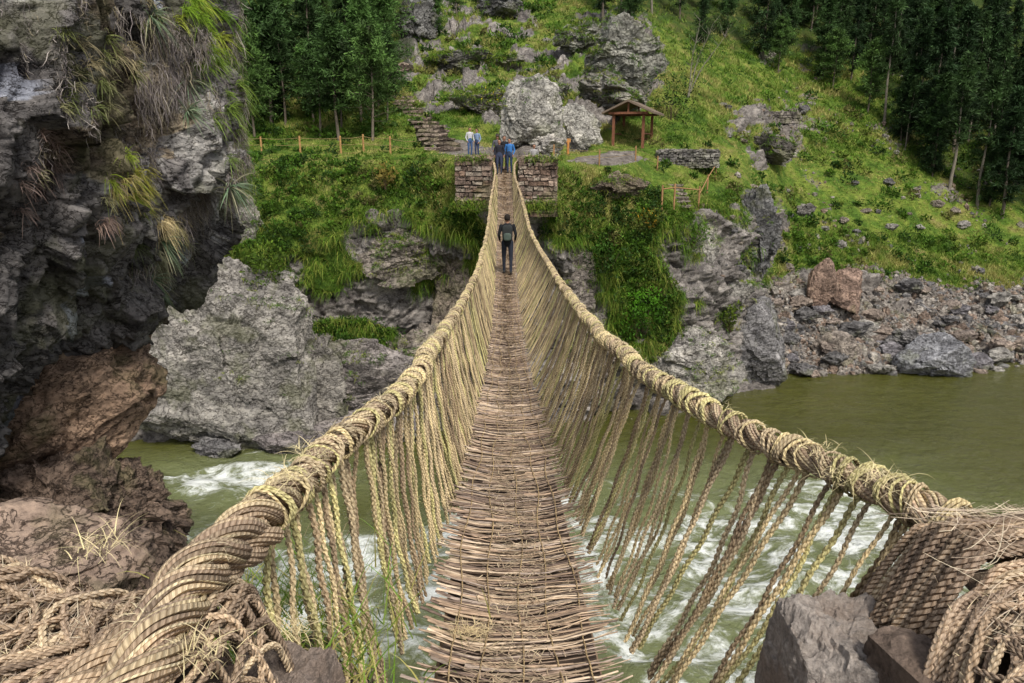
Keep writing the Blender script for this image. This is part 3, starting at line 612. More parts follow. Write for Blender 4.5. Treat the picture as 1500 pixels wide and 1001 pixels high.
for y in (-1.3,2.4):
    mb=MB(); mb.box(loc2(0,y,2.0),(2.5,.12,.14),sr,WC); mb.box(loc2(0,y,2.36),(.1,.1,.66),sr,WC)
    for sx in(-1,1): tubes(mb,np.array([loc2(sx*1.5,y,2.03),loc2(0,y,2.7)]),.055,6,(0,1,0),WC)
    mb.build('gable_truss',M['wood'],e,smooth=False)
for sx in(-1,1):
    mb=MB(); tubes(mb,np.array([loc2(sx*.95,-1.4,1.96),loc2(sx*.95,2.5,1.96)]),.07,6,(0,0,1),WC); tubes(mb,np.array([loc2(sx*.95,-1.1,.75),loc2(sx*.95,2.2,.75)]),.05,6,(0,0,1),WC); mb.build('beam',M['wood'],e)
mb=MB(); mb.box(loc2(0,1.6,.45),(1.6,.4,.07),sr,(.16,.08,.045)); mb.box(loc2(-.6,1.6,.2),(.1,.3,.5),sr,(.16,.08,.045)); mb.box(loc2(.6,1.6,.2),(.1,.3,.5),sr,(.16,.08,.045)); mb.build('bench',M['wood'],e,smooth=False)
# ------------------------------------------------------------------ BRIDGE
DY=[-.5,.6,2.69,5.5,8.1,13.7,18,22,29,36,39,42]; DZ=[-1.75,-1.85,-2.2,-2.58,-3.0,-3.55,-3.78,-3.75,-3.1,-1.5,-1.2,-.9]
zd=lambda y: spl(DY,DZ,y)
xc=lambda y: .06-.0108*np.asarray(y)
HW=lambda y: np.interp(y,[2,4,7,11,15,22,36],[.41,.41,.375,.33,.30,.30,.34])
L_=[(1.25,200,1010),(1.45,250,900),(1.75,330,800),(2.05,400,738),(2.5,480,665),(3.1,555,605),(5.5,640,500),(8.2,668,458),(13.7,697,402),(18,706,372),(22,713,345),(29,719,295),(36.4,724,240)]
R_=[(1.9,1430,785),(2.1,1340,740),(2.5,1200,680),(3.1,1060,610),(4.2,950,545),(5.5,893,500),(8.2,850,452),(13.7,813,402),(18,795,372),(22,780,345),(29,766,295),(36.4,755,240)]
def railpts(L): return np.array([W(px,py,y) for y,px,py in L])
RL,RR=railpts(L_),railpts(R_)
RL=np.vstack([[-.95,.7,-1.12],RL,RL[-1]+[-.25,2.2,.25]]); RR=np.vstack([[1.75,1.5,-1.02],RR,RR[-1]+[.25,2.2,.25]])
def rail_c(R,n=2900):
    s=np.concatenate([[0],np.cumsum(np.linalg.norm(np.diff(R,axis=0),axis=1))]); q=np.linspace(0,1,n)**1.7*s[-1]
    P=spl(s,R,q); P=P+.015*np.stack([vn(np.stack([q*2.5,q*0,q*0],1),1),q*0,vn(np.stack([q*2.5,q*0+5,q*0],1),2)],1); return P
BR_=empty('rope_bridge',(0,1.0,-1.9),'woven grass rope suspension bridge with a stick deck crossing the river','bridge')
cl,cr=rail_c(RL),rail_c(RR)
RAD=lambda y: np.interp(y,[1,1.7,2.4,4,12,36],[.080,.070,.057,.053,.050,.047])
for Cc,nm in ((cl,'left'),(cr,'right')):
    y=Cc[:,1]; rr=RAD(y)*(.95 if nm=='right' else 1)*(1+.07*vn(np.stack([y*4,y*0,y*0],1),9))
    mb=MB()
    for si,S_ in enumerate(strands(Cc,3,rr*.52,.40)):
        S_=S_+.004*np.stack([vn(np.stack([y*14+si,y*0,y*0],1),31),y*0,vn(np.stack([y*14,y*0+si,y*0],1),32)],1)
        sub=np.concatenate([strands(S_,10,rr*.36,.85,ph=si),strands(S_,5,rr*.43,.7,ph=si+1)]) 
        wob=1+.3*np.array([vn(np.stack([y*11+k*7,y*0,y*0],1),k) for k in range(15)])
        base_r=np.concatenate([np.repeat(.115,10),np.repeat(.05,5)])[:,None]
        cc=np.array([(.50,.40,.30),(.40,.31,.24),(.56,.46,.34),(.46,.36,.28),(.33,.265,.205),(.60,.50,.36),(.44,.35,.28),(.64,.55,.38),(.5,.42,.3),(.38,.3,.23),(.68,.6,.42),(.62,.54,.38),(.4,.32,.25),(.7,.62,.45),(.55,.46,.34)])*rng.uniform(.75,1.15,(15,1))
        tubes(mb,sub,rr[None]*base_r*wob,5,(0,0,1),cc)
        tubes(mb,S_[None],(rr*.34)[None],6,(0,0,1),(.3,.23,.17))
    hr=mb.build('handrail_cable',M['cable'],BR_)
    mb=MB(); s=np.concatenate([[0],np.cumsum(np.linalg.norm(np.diff(Cc,axis=0),axis=1))]); m=(y>3.6)&(s>1)
    q=np.linspace(s[m][0],s[m][-1],5600); q=q+.05*np.sin(q*5)+.035*np.sin(q*13.7)+.03*np.sin(q*2.3); Cq=np.stack([np.interp(q,s,Cc[:,k]) for k in range(3)],1); rq=np.interp(q,s,rr)
    tubes(mb,strands(Cq,1,rq*1.0,.25),np.interp(Cq[:,1],[2,10,36],[.0055,.0095,.012])[None]*(1+.2*np.sin(q*31)[None]),5,(0,0,1),(.56,.47,.32)); w=mb.build('spiral_lashing',M['cord'],hr)
def hangy():
    y=1.98; o=[]
    while y<36.2:
        for j in range(random.choice([1,2,2,3,4])): o.append(y); y+=random.uniform(.018,.045)*np.interp(y,[4,12],[1,1.3])
        y+=random.uniform(.035,.095)*np.interp(y,[3,10],[1,2.0])
    return o
def hanger(mbx,side,y,i,fine):
    Cc=cl if side<0 else cr; k=np.argmin(abs(Cc[:,1]-y)+ (np.arange(len(Cc))<20)*5); top=Cc[k].copy(); rad=RAD(y)
    lean=random.uniform(-.05,.05)+(random.choice([-.13,.13]) if random.random()<.22 else 0)
    yb=y+lean-np.interp(y,[1.8,4.5],[.12,.0]); yb=min(yb,36.5)
    bot=np.array([float(xc(yb))+side*(HW(yb)+np.interp(y,[2,3,5],[.20,.13,.01])+random.uniform(-.02,.025)),yb,float(zd(yb))-.04])
    t=np.linspace(0,1,88 if fine else 10)[:,None]
    st=top+np.array([side*.0,0,-rad*.7]); P=st+(bot-st)*t; P=P+np.array([side*.05,0,0])*np.sin(t*PI)*random.uniform(-.1,1.2)+np.array([0,random.uniform(.004,.022),0])*np.sin(t*random.uniform(4,9)+i)
    P[:,0]+= .005*np.sin(t[:,0]*23+i*1.7)
    g=random.random(); c=np.array((.66,.56,.36)) if g<.4 else np.array((.60,.575,.30)) if g<.62 else np.array((.52,.44,.31)) if g<.83 else np.array((.38,.305,.215)); c=c*random.uniform(.75,1.2)
    if fine:
        r=random.uniform(.0050,.0078); tubes(mbx,strands(P,2,r*.92,random.uniform(.052,.075),(0,1,0),random.uniform(0,6)),r,5,(0,1,0),c)
        if random.random()<.6:   # loose fibres along the cord
            kk=rng.integers(4,84,10); ribbons(mbx,np.stack([P[kk],P[kk]+rng.normal(size=(10,3))*.012+[0,0,-.012],P[kk]+rng.normal(size=(10,3))*.024+[0,0,-.035]],1),np.array([.001,.001,.0005])[None],rng.normal(size=(10,3)),c*1.1)
    else:
        tubes(mbx,P,random.uniform(.0075,.011),5,(0,1,0),c)
    return top,rad,k,Cc,c
def knot(mb,k,Cc,rad,c,y,i):
    seg=Cc[max(0,k-1):k+2]; T_=nrm(seg[-1]-seg[0]); n1=nrm(np.cross(T_,[0,0,1.])); n2=np.cross(T_,n1); turns=random.choice([1.2,1.2,2,3.3]) if y<8 else 1.2
    rk_=random.uniform(.0042,.0068) if y<8 else .008
    a=np.linspace(0,turns*2*PI,int(14*turns)); o=rad*(1.07+.09*np.sin(a*3+i)+.04*np.sin(a*.7)); ad=(a/(2*PI)-turns/2)*rk_*2.3+.022*np.sin(a+i)
    P=Cc[k]+T_*ad[:,None]+n1*(np.cos(a)*o)[:,None]+n2*(np.sin(a)*o)[:,None]
    tubes(mb,P,rk_,5,nrm(T_+.001),np.array(random.choice([(.68,.59,.37),(.62,.59,.32),(.54,.46,.33)]))*random.uniform(.8,1.15))
for side in (-1,1):
    far=MB()
    for i,y in enumerate(hangy()):
        if i<50:
            mb=MB(); top,rad,k,Cc,c=hanger(mb,side,y,i,True); h=mb.build('hanger_rope',M['cord'],BR_)
            mb=MB(); knot(mb,k,Cc,rad,c,y,i); mb.build('knot',M['cord'],h)
        else:
            top,rad,k,Cc,c=hanger(far,side,y,i,y<9)
            if y<30 and (i%2 or y<6): knot(far,k,Cc,rad,c,y,i)
    props(far.build('hanger_rope',M['cord'],BR_),kind='stuff')
# deck
ys=np.concatenate([np.arange(1.2,9,.0098),np.arange(9,40,.016)]); n=len(ys); ys=ys+rng.normal(0,.007,n)
hw=HW(ys)+rng.normal(0,.036,n); a=rng.normal(0,.065,n)+.05*np.sin(ys*1.7)+.04*np.sin(ys*5.1); K=9; t=np.linspace(-1,1,K)
full=rng.random(n)<.35; lo=np.where(full,-1,np.where(rng.random(n)<.5,-1.0,rng.uniform(-.6,.3,n))); hi=np.where(full,1,np.where(lo<-.9,rng.uniform(-.3,.8,n),1.02))
tt=lo[:,None]+(hi-lo)[:,None]*(t[None]+1)/2; xx=tt*hw[:,None]
bow=rng.normal(0,.022,n)[:,None]*(1-tt**2)-.04*(1-tt**2)+rng.normal(0,.0035,(n,K))
yy=ys[:,None]+xx*np.tan(a)[:,None]+bow
zz=zd(yy)+.045*(xx/.4)**2+rng.uniform(-.018,.015,n)[:,None]+.006*np.sin(tt*5+ys[:,None]*9)+rng.normal(0,.002,(n,K))+.012*fbm(np.stack([xx.ravel()*4,yy.ravel()*2,0*xx.ravel()],1),3,71).reshape(n,K)
P=np.stack([xc(yy)+xx,yy,zz],-1); rad=(rng.uniform(.0028,.0080,n))[:,None]*np.linspace(1.1,.55,K)[None]*rng.uniform(.85,1.15,(n,K))
pal=np.array([(.42,.30,.21),(.48,.36,.25),(.33,.24,.18),(.57,.45,.33),(.40,.32,.265),(.20,.145,.115)]); cc=pal[rng.integers(0,6,n)]*rng.uniform(.62,1.25,(n,1))
mb=MB(); tubes(mb,P,rad,5,(0,0,1),cc); dk=mb.build('deck',M['stick'],BR_)
mb=MB(); q=np.linspace(1.2,40,240)
V=np.concatenate([np.stack([xc(q)+s*HW(q)/.41,q,zd(q)-.034+.045*(s/.4)**2],1) for s in (-.35,-.12,.12,.35)]); I=np.arange(len(q)*4).reshape(4,-1)
mb.add(V,np.concatenate([np.stack([I[k,:-1],I[k+1,:-1],I[k+1,1:],I[k,1:]],1) for k in range(3)]),col=(.07,.05,.038))
mb.build('under_mat',M['straw'],dk)
for s in (-.33,-.11,.11,.33):
    mb=MB(); Pc=np.stack([xc(q)+s*HW(q)/.41,q,zd(q)-.098],1); tubes(mb,Pc,.05,8,(0,0,1),(.4,.3,.22)); mb.build('floor_cable',M['cable'],BR_)
q=np.linspace(1.2,40,1500)
mb=MB()
for s in (-.3,-.16,.02,.17,.3):
    Pc=np.stack([xc(q)+s*HW(q)/.41+.014*np.sin(q*5+s*9)+.014*np.sin(q*1.7+s*30),q,zd(q)+.014+.045*(s/.4)**2+.008*np.sin(q*40+s*20)],1); tubes(mb,Pc,.0038,4,(0,0,1),(.5,.39,.24))
mb.build('binding_cord',M['cord'],dk)
n=11000; y=1.6+38*rng.random(n)**1.6; x=rng.normal(0,.3,n)*HW(y)+.06*np.sin(y*2.1); L=rng.uniform(.02,.09,n)*np.interp(y,[2,20],[1,1.6]); az=rng.normal(0,.7,n)
d=np.stack([np.cos(az),np.sin(az),0*az],1); c0=np.stack([xc(y)+x,y,zd(y)+.012+rng.uniform(0,.012,n)],1)
sl=(zd(y+.05)-zd(y-.05))/.1
P=np.stack([c0-d*L[:,None]/2,c0+[0,0,.003],c0+d*L[:,None]/2],1); P[:,:,2]=P[:,:,2]+sl[:,None]*(P[:,:,1]-y[:,None])
mb=MB(); ribbons(mb,P,.0020*np.interp(y,[2,20],[1,3])[:,None],np.cross(d,[0,0,1.])+[0,0,.3],np.array([(.54,.41,.28),(.46,.34,.24),(.62,.5,.33)])[rng.integers(0,3,n)]); 
B=W(690,925,3.0)+rng.normal(size=(160,3))*[.05,.03,.006]; blades(mb,B,.09,.0018,3.,(.6,.48,.28),K=4,droop=.6)
mb.build('trodden_straw',M['straw'],dk)
# ------------------------------------------------------------------ foreground anchor ropes
def cord(mb,P,r,c,pitch=.06,ref=(0,0,1),nq=None):
    P=np.asarray(P,float); s=np.concatenate([[0],np.cumsum(np.linalg.norm(np.diff(P,axis=0),axis=1))]); q=np.linspace(0,s[-1],nq or max(12,int(s[-1]/.006)))
    tubes(mb,strands(spl(s,P,q),3,r*.95,pitch*random.uniform(.85,1.25),ref,random.uniform(0,6)),r*.85,5,ref,c)
frayB=[]
def rc(): return np.array(random.choice([(.52,.41,.31),(.57,.46,.35),(.42,.335,.265),(.62,.52,.39),(.33,.26,.205)]))*random.uniform(.8,1.15)
zl=lambda x,y: -1.13+.05*vn(np.array([[x*3,y*3,0]]),3)[0]-np.clip((y-1.62)/.2,0,9)**2*.5-np.clip((x+.70)/.12,0,9)**2*.35+np.clip((-.9-x)*.12,0,.08)
def mound(x0,x1,y0,y1,zf,name='rope_pad'):
    xs=np.linspace(x0,x1,50); ysl=np.linspace(y0,y1,50); V=np.array([[x,y,max(zf(x,y)-.012,-2.3)] for x in xs for y in ysl]); I=np.arange(2500).reshape(50,50)
    mb=MB(); mb.add(V,np.stack([I[:-1,:-1],I[1:,:-1],I[1:,1:],I[:-1,1:]],-1).reshape(-1,4),None,(.16,.12,.09)); return mb.build(name,M['thatch'],BR_)
def shag(mb,zf,x0,x1,y0,y1,n,az0,sp,lift=.03):
    x=rng.uniform(x0,x1,n); y=rng.uniform(y0,y1,n); a=(az0(x,y) if callable(az0) else az0)+rng.normal(0,sp,n); L=rng.uniform(.08,.26,n); t=np.linspace(-.5,.5,6)
    cv=rng.normal(0,.5,n); P=np.zeros((n,6,3))
    for j,tj in enumerate(t):
        aj=a+cv*tj; xx=x+np.cos(aj)*tj*L; yy=y+np.sin(aj)*tj*L; P[:,j,0]=xx; P[:,j,1]=yy
        P[:,j,2]=[zf(p_,q_) for p_,q_ in zip(xx,yy)]
    P[:,:,2]+=lift+rng.uniform(0,.012,n)[:,None]+(.03*rng.random(n))[:,None]*(2*t[None])**4
    ribbons(mb,P,.0011*np.array([.6,1,1,1,.8,.3])[None]*rng.uniform(.6,1.4,(n,1)),rng.normal(size=(n,3))*[1,1,.4],np.array([(.6,.49,.37),(.5,.4,.3),(.66,.57,.42),(.4,.31,.25)])[rng.integers(0,4,n)])
mound(-2.1,-.80,.4,1.72,zl); mb=MB()
for i in range(110):
    x=-1.75+i*.0108+random.uniform(-.014,.014); ph=random.uniform(0,6); am=random.uniform(.008,.05); yq=np.linspace(.8,1.80+random.uniform(-.12,.10),22)
    f1=random.uniform(4,14); xx=x+am*np.sin(yq*f1+ph)+.14*(yq-1.2); lift=random.uniform(.004,.034); P=np.array([[a_,b_,zl(a_,b_)+lift+.008*math.sin(b_*17+ph)] for a_,b_ in zip(xx,yq)]); cord(mb,P,random.uniform(.0042,.0068),rc(),.05); frayB.append(P)
for i in range(80):
    x=random.uniform(-1.6,-.82); y=random.uniform(.95,1.65); a_=random.uniform(-.9,.9)+PI/2; L=random.uniform(.3,.8); t=np.linspace(-1,1,15); o1=random.uniform(2,9); c1=random.uniform(-.22,.22)
    xx=x+np.cos(a_)*t*L/2+.035*np.sin(t*o1)+c1*t*t; yy=y+np.sin(a_)*t*L/2+.04*np.cos(t*4); P=np.array([[p_,q_,zl(p_,q_)+.038+.016*math.cos(k_*2.5)] for p_,q_,k_ in zip(xx,yy,t)]); cord(mb,P,random.uniform(.0042,.0065),rc(),.05); frayB.append(P)
mb.build('anchor_cords',M['cable'],BR_)
mb=MB(); P=spl([0,1,2,3,4],np.array([[-1.0,.85,-1.1],[-.93,1.1,-1.08],[-.86,1.35,-1.07],[-.78,1.6,-1.07],[-.70,1.9,-1.07]]),np.linspace(0,4,300))
for si,S_ in enumerate(strands(P,3,.028,.36)): tubes(mb,strands(S_,9,.019,.6,ph=si),.0074,5,(0,0,1),np.array((.5,.4,.3))*rng.uniform(.7,1.2,(9,1))); tubes(mb,S_[None],.018,6,(0,0,1),(.3,.22,.16))
mb.build('anchor_cable',M['cable'],BR_)
zr=lambda x,y: -1.07+.03*vn(np.array([[x*3,y*3,4]]),3)[0]-np.clip((y-1.66)/.2,0,9)**2*.4-np.clip((1.03-x)/.1,0,9)**2*.10+.07*np.exp(-((x-1.35)/.3)**2-((y-1.25)/.3)**2)
mound(1.12,2.2,.4,1.68,zr); mb=MB()
for i in range(54):
    r=.03+i*.0112+random.uniform(-.006,.006); a_=np.linspace(-.3,PI+.35+random.uniform(-.2,.2),64); cx,cy=1.40+random.uniform(-.01,.01),.98
    xx=cx+np.cos(a_)*r*1.0+.010*np.sin(a_*random.uniform(6,11)+i); yy=cy+np.sin(a_)*r+.011*np.cos(a_*7+i); lf=random.uniform(.002,.028)
    P=np.array([[p_,q_,zr(p_,q_)+lf+.008*math.sin(k_*4+i)] for p_,q_,k_ in zip(xx,yy,a_)]); cord(mb,P,random.uniform(.0048,.0078),rc(),.05); frayB.append(P)
for i in range(70):
    a0=random.uniform(0,PI); r=np.linspace(random.uniform(.04,.2),random.uniform(.4,.58),12); aa=a0+.45*np.sin(r*random.uniform(4,8)+i); P=np.array([[1.40+math.cos(q_)*p_,.98+math.sin(q_)*p_,zr(1.40+math.cos(q_)*p_,.98+math.sin(q_)*p_)+.034] for p_,q_ in zip(r,aa)]); cord(mb,P,random.uniform(.004,.006),rc(),.05)
mb.build('coiled_rope',M['cable'],BR_); mb=MB()
for i in range(40):
    y0=1.46+.0095*i; t=np.linspace(0,1,26); xx=.99+random.uniform(-.02,.03)+t*1.0; yy=y0+.10*t+.03*np.sin(t*random.uniform(4,8)+i)+random.uniform(-.015,.015); hh=.10*np.sin(np.clip(i/39,0,1)*PI)
    P=np.stack([xx,yy,-1.07+hh+.05*np.sin(np.clip(t*1.2,0,1)*PI*.5)-np.clip(.16-t,0,1)**1.3*2.6+.010*np.sin(t*15+i)],1); cord(mb,P,random.uniform(.006,.0092),rc(),.055); frayB.append(P)
mb.build('wound_cords',M['cable'],BR_)
mb=MB()
shag(mb,zl,-1.7,-.76,.95,1.7,1100,1.65,.5); shag(mb,zr,1.06,1.9,.95,1.5,600,lambda x,y:np.arctan2(y-.98,x-1.40)+PI/2*(rng.random(len(x))<.6),.35,.03)
shag(mb,lambda x,y:-1.02+.10*math.sin(min(max((y-1.5)/.34,0),1)*PI),1.05,1.7,1.5,1.85,220,.1,.3,.02)
FB=np.concatenate(frayB); B=FB[rng.integers(0,len(FB),3200)]+[0,0,.010]
blades(mb,B,rng.uniform(.015,.06,len(B)),.0010,1.6,np.array([(.66,.54,.36),(.55,.43,.3),(.72,.62,.4)])[rng.integers(0,3,len(B))],K=4,droop=.5)
for Cc in (cl,cr):
    for kk in range(170):
        k=np.argmin(abs(Cc[:,1]-random.uniform(1.3,10)**1.0)); th=random.uniform(-.9,.9); B=Cc[k]+rng.normal(size=(14,3))*[.012,.02,.008]+[math.sin(th)*.055,0,math.cos(th)*.05]
        blades(mb,B,rng.uniform(.012,.06,14),.0011,2.2,np.array((.70,.61,.40))*rng.uniform(.75,1.2),K=4,droop=.7,up=(math.sin(th),0,math.cos(th)))
for px,py,yy,l_ in ((415,705,2.05,.12),(455,665,2.4,.11),(500,640,2.8,.1),(1290,705,2.1,.13),(1240,700,2.3,.12),(1200,660,2.5,.09),(145,800,1.75,.14),(300,955,1.35,.10),(430,930,1.9,.2)):
    B=W(px,py,yy)+rng.normal(size=(70,3))*[.03,.03,.012]; blades(mb,B,rng.uniform(.4,1.2,70)*l_,.0015,1.8,np.array([(.7,.6,.34),(.6,.5,.3)])[rng.integers(0,2,70)],K=5,droop=.9)
mb.build('frayed_straw',M['straw'],BR_)
# ------------------------------------------------------------------ near stones
def block(name,label,c,size,R,col,seed,cat='stone'):
    g=np.linspace(-1,1,48); V=[];F=[];n0=0
    for ax in range(3):
        for sg in(-1,1):
            a_,b_=np.meshgrid(g,g,indexing='ij'); v=np.zeros((2304,3)); v[:,ax]=sg; v[:,(ax+1)%3]=a_.ravel(); v[:,(ax+2)%3]=b_.ravel()
            I=np.arange(2304).reshape(48,48)+n0; q_=np.stack([I[:-1,:-1],I[1:,:-1],I[1:,1:],I[:-1,1:]],-1).reshape(-1,4); F.append(q_ if sg>0 else q_[:,::-1]); V.append(v); n0+=2304
    v=np.concatenate(V); r_=np.random.default_rng(seed)
    for k in range(9):
        nn=r_.normal(size=3); nn/=np.linalg.norm(nn); h=r_.uniform(1.15,1.45); d=v@nn; v=v-np.maximum(d-h,0)[:,None]*nn
    v=v*(1+.06*fbm(v*1.2+seed,3,seed)+.05*facet(v*1.8+seed,seed,.9)+.02*facet(v*5+seed,seed+3,.9)+.02*fbm(v*7+seed,4,seed))[:,None]; v=v*np.asarray(size); v=v@np.asarray(R).T+np.asarray(c)
    o=mesh_obj(name,v,[np.concatenate(F)],M['stone_near'],col=np.array(col),smooth=False); return props(o,label,cat)
def sn():
    m,nt,b=newmat('near_stone',.92,.2); g=nd(nt,'ShaderNodeTexCoord').outputs['Object']
    n1=noi(nt,g,7.,9,.7); n2=noi(nt,g,60.,6,.7); n3=noi(nt,g,3.5,5,.6)
    c=mx(nt,1.,att(nt),rmp(nt,n1,[(.3,(.5,.47,.45)),(.7,(1.35,1.33,1.3))]),'MULTIPLY'); c=mx(nt,1.,c,rmp(nt,n2,[(.35,(.6,.6,.6)),(.65,(1.3,1.3,1.3))]),'MULTIPLY'); c=mx(nt,rmp(nt,n3,[(.46,0),(.56,.65)]),c,(.2,.145,.11))
    nt.links.new(c,b.inputs['Base Color']); p=bump(nt,b,n1,1.,.04); bump(nt,b,n2,.8,.010,p); return m
M['stone_near']=sn()
def Rz(a,b=0,c=0):
    from mathutils import Euler
    return np.array(Euler((b,c,a)).to_matrix())
block('anchor_stone','grey brown squared anchor stone beside the right rope coil',(.875,1.68,-1.63),(.155,.165,.39),Rz(.10,.05,.08),(.40,.36,.33),4)
block('anchor_stone','brown grey anchor stone under the ropes at lower left',(-.60,1.64,-1.74),(.13,.18,.38),Rz(-.2,.1,-.1),(.3,.25,.22),9)
block('anchor_stone','dark brown stone below the right rope coil',(1.35,1.35,-1.75),(.42,.42,.58),Rz(.2),(.22,.17,.14),12)
block('anchor_stone','dark brown stone below the left rope pile',(-1.35,1.25,-1.80),(.6,.42,.58),Rz(-.1),(.22,.17,.14),14)
rock('near_rock','flat brown rock behind the rope pile at the left edge',W(20,815,3.6),(.72,.6,.3),71,(.34,.255,.205),6,mat='rock_fine',cuts=8,blocky=.06,rough=.12)
rock('near_rock','dark mossy rock below the left handrail',(-1.0,2.4,-2.6),(.7,.7,.8),73,(.15,.12,.1),5,mat='rock_fine')
B=W(400,960,2.3)+rng.normal(size=(900,3))*[.25,.25,.06]; mb=MB(); blades(mb,B,rng.uniform(.15,.4,900),.0035,1.,np.array([(.16,.3,.03),(.45,.42,.13),(.25,.36,.06)])[rng.integers(0,3,900)],K=4,droop=.5)
props(mb.build('bank_grass',M['leaf']),'green and straw coloured grass under the near left ropes','grass',kind='stuff')
gx=np.linspace(-9,9,120); prof=np.array([(-6,-1.7),(-1,-1.75),(.9,-1.85),(1.25,-2.3),(1.5,-5),(1.9,-10),(2.6,-17)]); tq=np.linspace(0,6,110)
P=np.stack([np.interp(tq,range(7),prof[:,k]) for k in (0,1)],1); V=np.array([[x,a_[0],a_[1]] for x in gx for a_ in P]); V[:,1]+=.25*fbm(V*.8,4,3)*(V[:,2]<-2.2); V[:,2]+=.06*fbm(V*1.2,3,8)
I=np.arange(len(V)).reshape(120,110); props(mesh_obj('near_bank',V,[np.stack([I[:-1,:-1],I[1:,:-1],I[1:,1:],I[:-1,1:]],-1).reshape(-1,4)],M['terrain'],col=(.15,.5,0),base=False),kind='structure')
# ------------------------------------------------------------------ near left overhanging cliff
NS,NZ=620,640
pz=[-9,-5,-3.7,-3.3,-2.95,-2.3,-1.78,-1.27,-.6,-.13,.7,1.57,3,6]; pxr=[-8.3,-7.6,-6.7,-6.1,-5.4,-4.9,-4.3,-3.75,-3.35,-3.25,-3.35,-3.4,-3.5,-3.6]
plan=np.array([(-3.4,1.6),(-1.9,3.6),(-1.05,5.5),(-.35,7.6),(0,9),(-.35,10.2),(-2,12),(-8,14)]); s=spl([0,.5,.62,1],[0,3.2,4.6,7],np.linspace(0,1,NS)); s=np.maximum.accumulate(s)
pl=spl(range(8),plan,s); zq=np.linspace(-6,4.2,NZ); xr=np.interp(zq,pz,pxr); xr=sm(xr[:,None],8,0)[:,0]
wS=np.interp(pl[:,1],[3,6,9],[.3,.55,1.])
X=pl[:,0][:,None]-3.42+(xr+3.35)[None]*wS[:,None]; Yg=np.repeat(pl[:,1][:,None],NZ,1); Z=np.repeat(zq[None],NS,0)
NCf=np.stack([X,Yg,Z],-1); Nc=gridn(NCf); Nc*=np.sign(Nc[...,0:1]*1-Nc[...,1:2]*.3+1e-9)
q=NCf.reshape(-1,3); qw=q+.18*fbm(q*1.5,3,50)[:,None]
rid=1-np.abs(fbm(q*np.array([1.5,1.5,.5]),4,59))
d=.34*fbm(q*np.array([.6,.6,.4]),5,53)+.28*facet(qw*np.array([.9,.9,.6]),51,1.1)+.13*facet(qw*np.array([2.6,2.6,1.7]),52,1.1)+.045*facet(qw*np.array([7,7,5]),60,1.)+.09*fbm(q*np.array([4,4,1.6]),5,54)-.22*np.clip(rid-.75,0,1)*3-.02
NCd=q+Nc.reshape(-1,3)*d[:,None]
t1=fbm(q*.7,4,55); t3=fbm(q*3,4,56); base=np.array([.18,.17,.172])[None]*(1+.6*t1)[:,None]; base=np.where((t1+.6*t3>.2)[:,None],np.array([.38,.37,.365]),base); base=np.where((fbm(q*2.2,3,62)>.55)[:,None],np.array([.29,.31,.38]),base)
base=np.where((fbm(q*1.1,3,57)>.4)[:,None],base*[1.1,.95,.72],base); base=base*np.interp(q[:,2],[-3.5,-1.6,-.8],[.75,.85,1])[:,None]  # rock colour darkened towards the underside, painting in shade below the overhang
I=np.arange(NS*NZ).reshape(NS,NZ)
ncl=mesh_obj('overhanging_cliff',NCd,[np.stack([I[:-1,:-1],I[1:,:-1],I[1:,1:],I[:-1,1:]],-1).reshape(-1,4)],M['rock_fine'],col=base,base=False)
props(ncl,'dark overhanging cliff with hanging plants at the left edge','cliff')
cpx_,cpy_,cd_=proj(NCd); cS=np.repeat(s[:,None],NZ,1).ravel(); vis=(cS<4.6)&(cpx_>-60)&(cpy_>-40)&(cpy_<700)&(cd_>2)
NF=Nc.reshape(-1,3); nzc=fbm(q*np.array([2.2,2.2,1.2]),4,58)
def csel(n,fn):
    w=vis*np.clip(fn,0,1)*(np.abs(cd_)**-2); w=w/w.sum(); return rng.choice(len(q),n,p=w)
k=csel(8500,np.clip((nzc-.05)*4,0,1)*np.clip((400-cpy_)/60,0,1)*np.where(cpx_>150,1.,.35)); n=len(k)
L=rng.uniform(.04,.26,n)*(.6+.8*(cpx_[k]>150)); t=np.linspace(0,1,6)[None,:,None]
P=(NCd[k]+NF[k]*.015)[:,None]+NF[k][:,None]*t*.05*rng.uniform(0,1,n)[:,None,None]+np.array([0,0,-1.])*t*L[:,None,None]+.05*rng.normal(size=(n,1,3))*t+.016*np.sin(t*9+rng.uniform(0,6,(n,1,3)))
cc=np.array([(.30,.26,.26),(.18,.155,.15),(.38,.34,.31),(.29,.25,.17)])[rng.integers(0,4,n)]*rng.uniform(.6,1.2,(n,1))
mb=MB(); ribbons(mb,P,np.array([.0018,.0028,.0028,.0024,.0016,.0006])[None]*rng.uniform(.5,1.2,(n,1)),rng.normal(size=(n,3)),cc)
props(mb.build('hanging_lichen',M['straw'],base=False),'grey dry strands hanging down the left cliff','lichen',kind='stuff')
mb=MB()
def clump(ex,ey,rx,ry,nc,per,cg,L0):
    kc=csel(nc,np.exp(-((cpx_-ex)/rx)**2-((cpy_-ey)/ry)**2))
    for k in kc:
        n=per; c0=np.array(cg[random.randrange(len(cg))]); c=c0*rng.uniform(.6,1.3,(n,1)); B=NCd[k]+rng.normal(size=(n,3))*.025
        az=NF[k]*.8+[0,0,.45]+rng.normal(size=(n,3))*.5; L=L0*rng.uniform(.4,1.3,n)*random.uniform(.5,1.1); t=np.linspace(0,1,6)[None,:,None]
        P=B[:,None]+nrm(az)[:,None]*t*L[:,None,None]-np.array([0,0,1])*t**2*L[:,None,None]*rng.uniform(.4,1.2,n)[:,None,None]; ribbons(mb,P,np.array([.0032,.004,.0035,.003,.002,.001])[None],rng.normal(size=(n,3)),c)
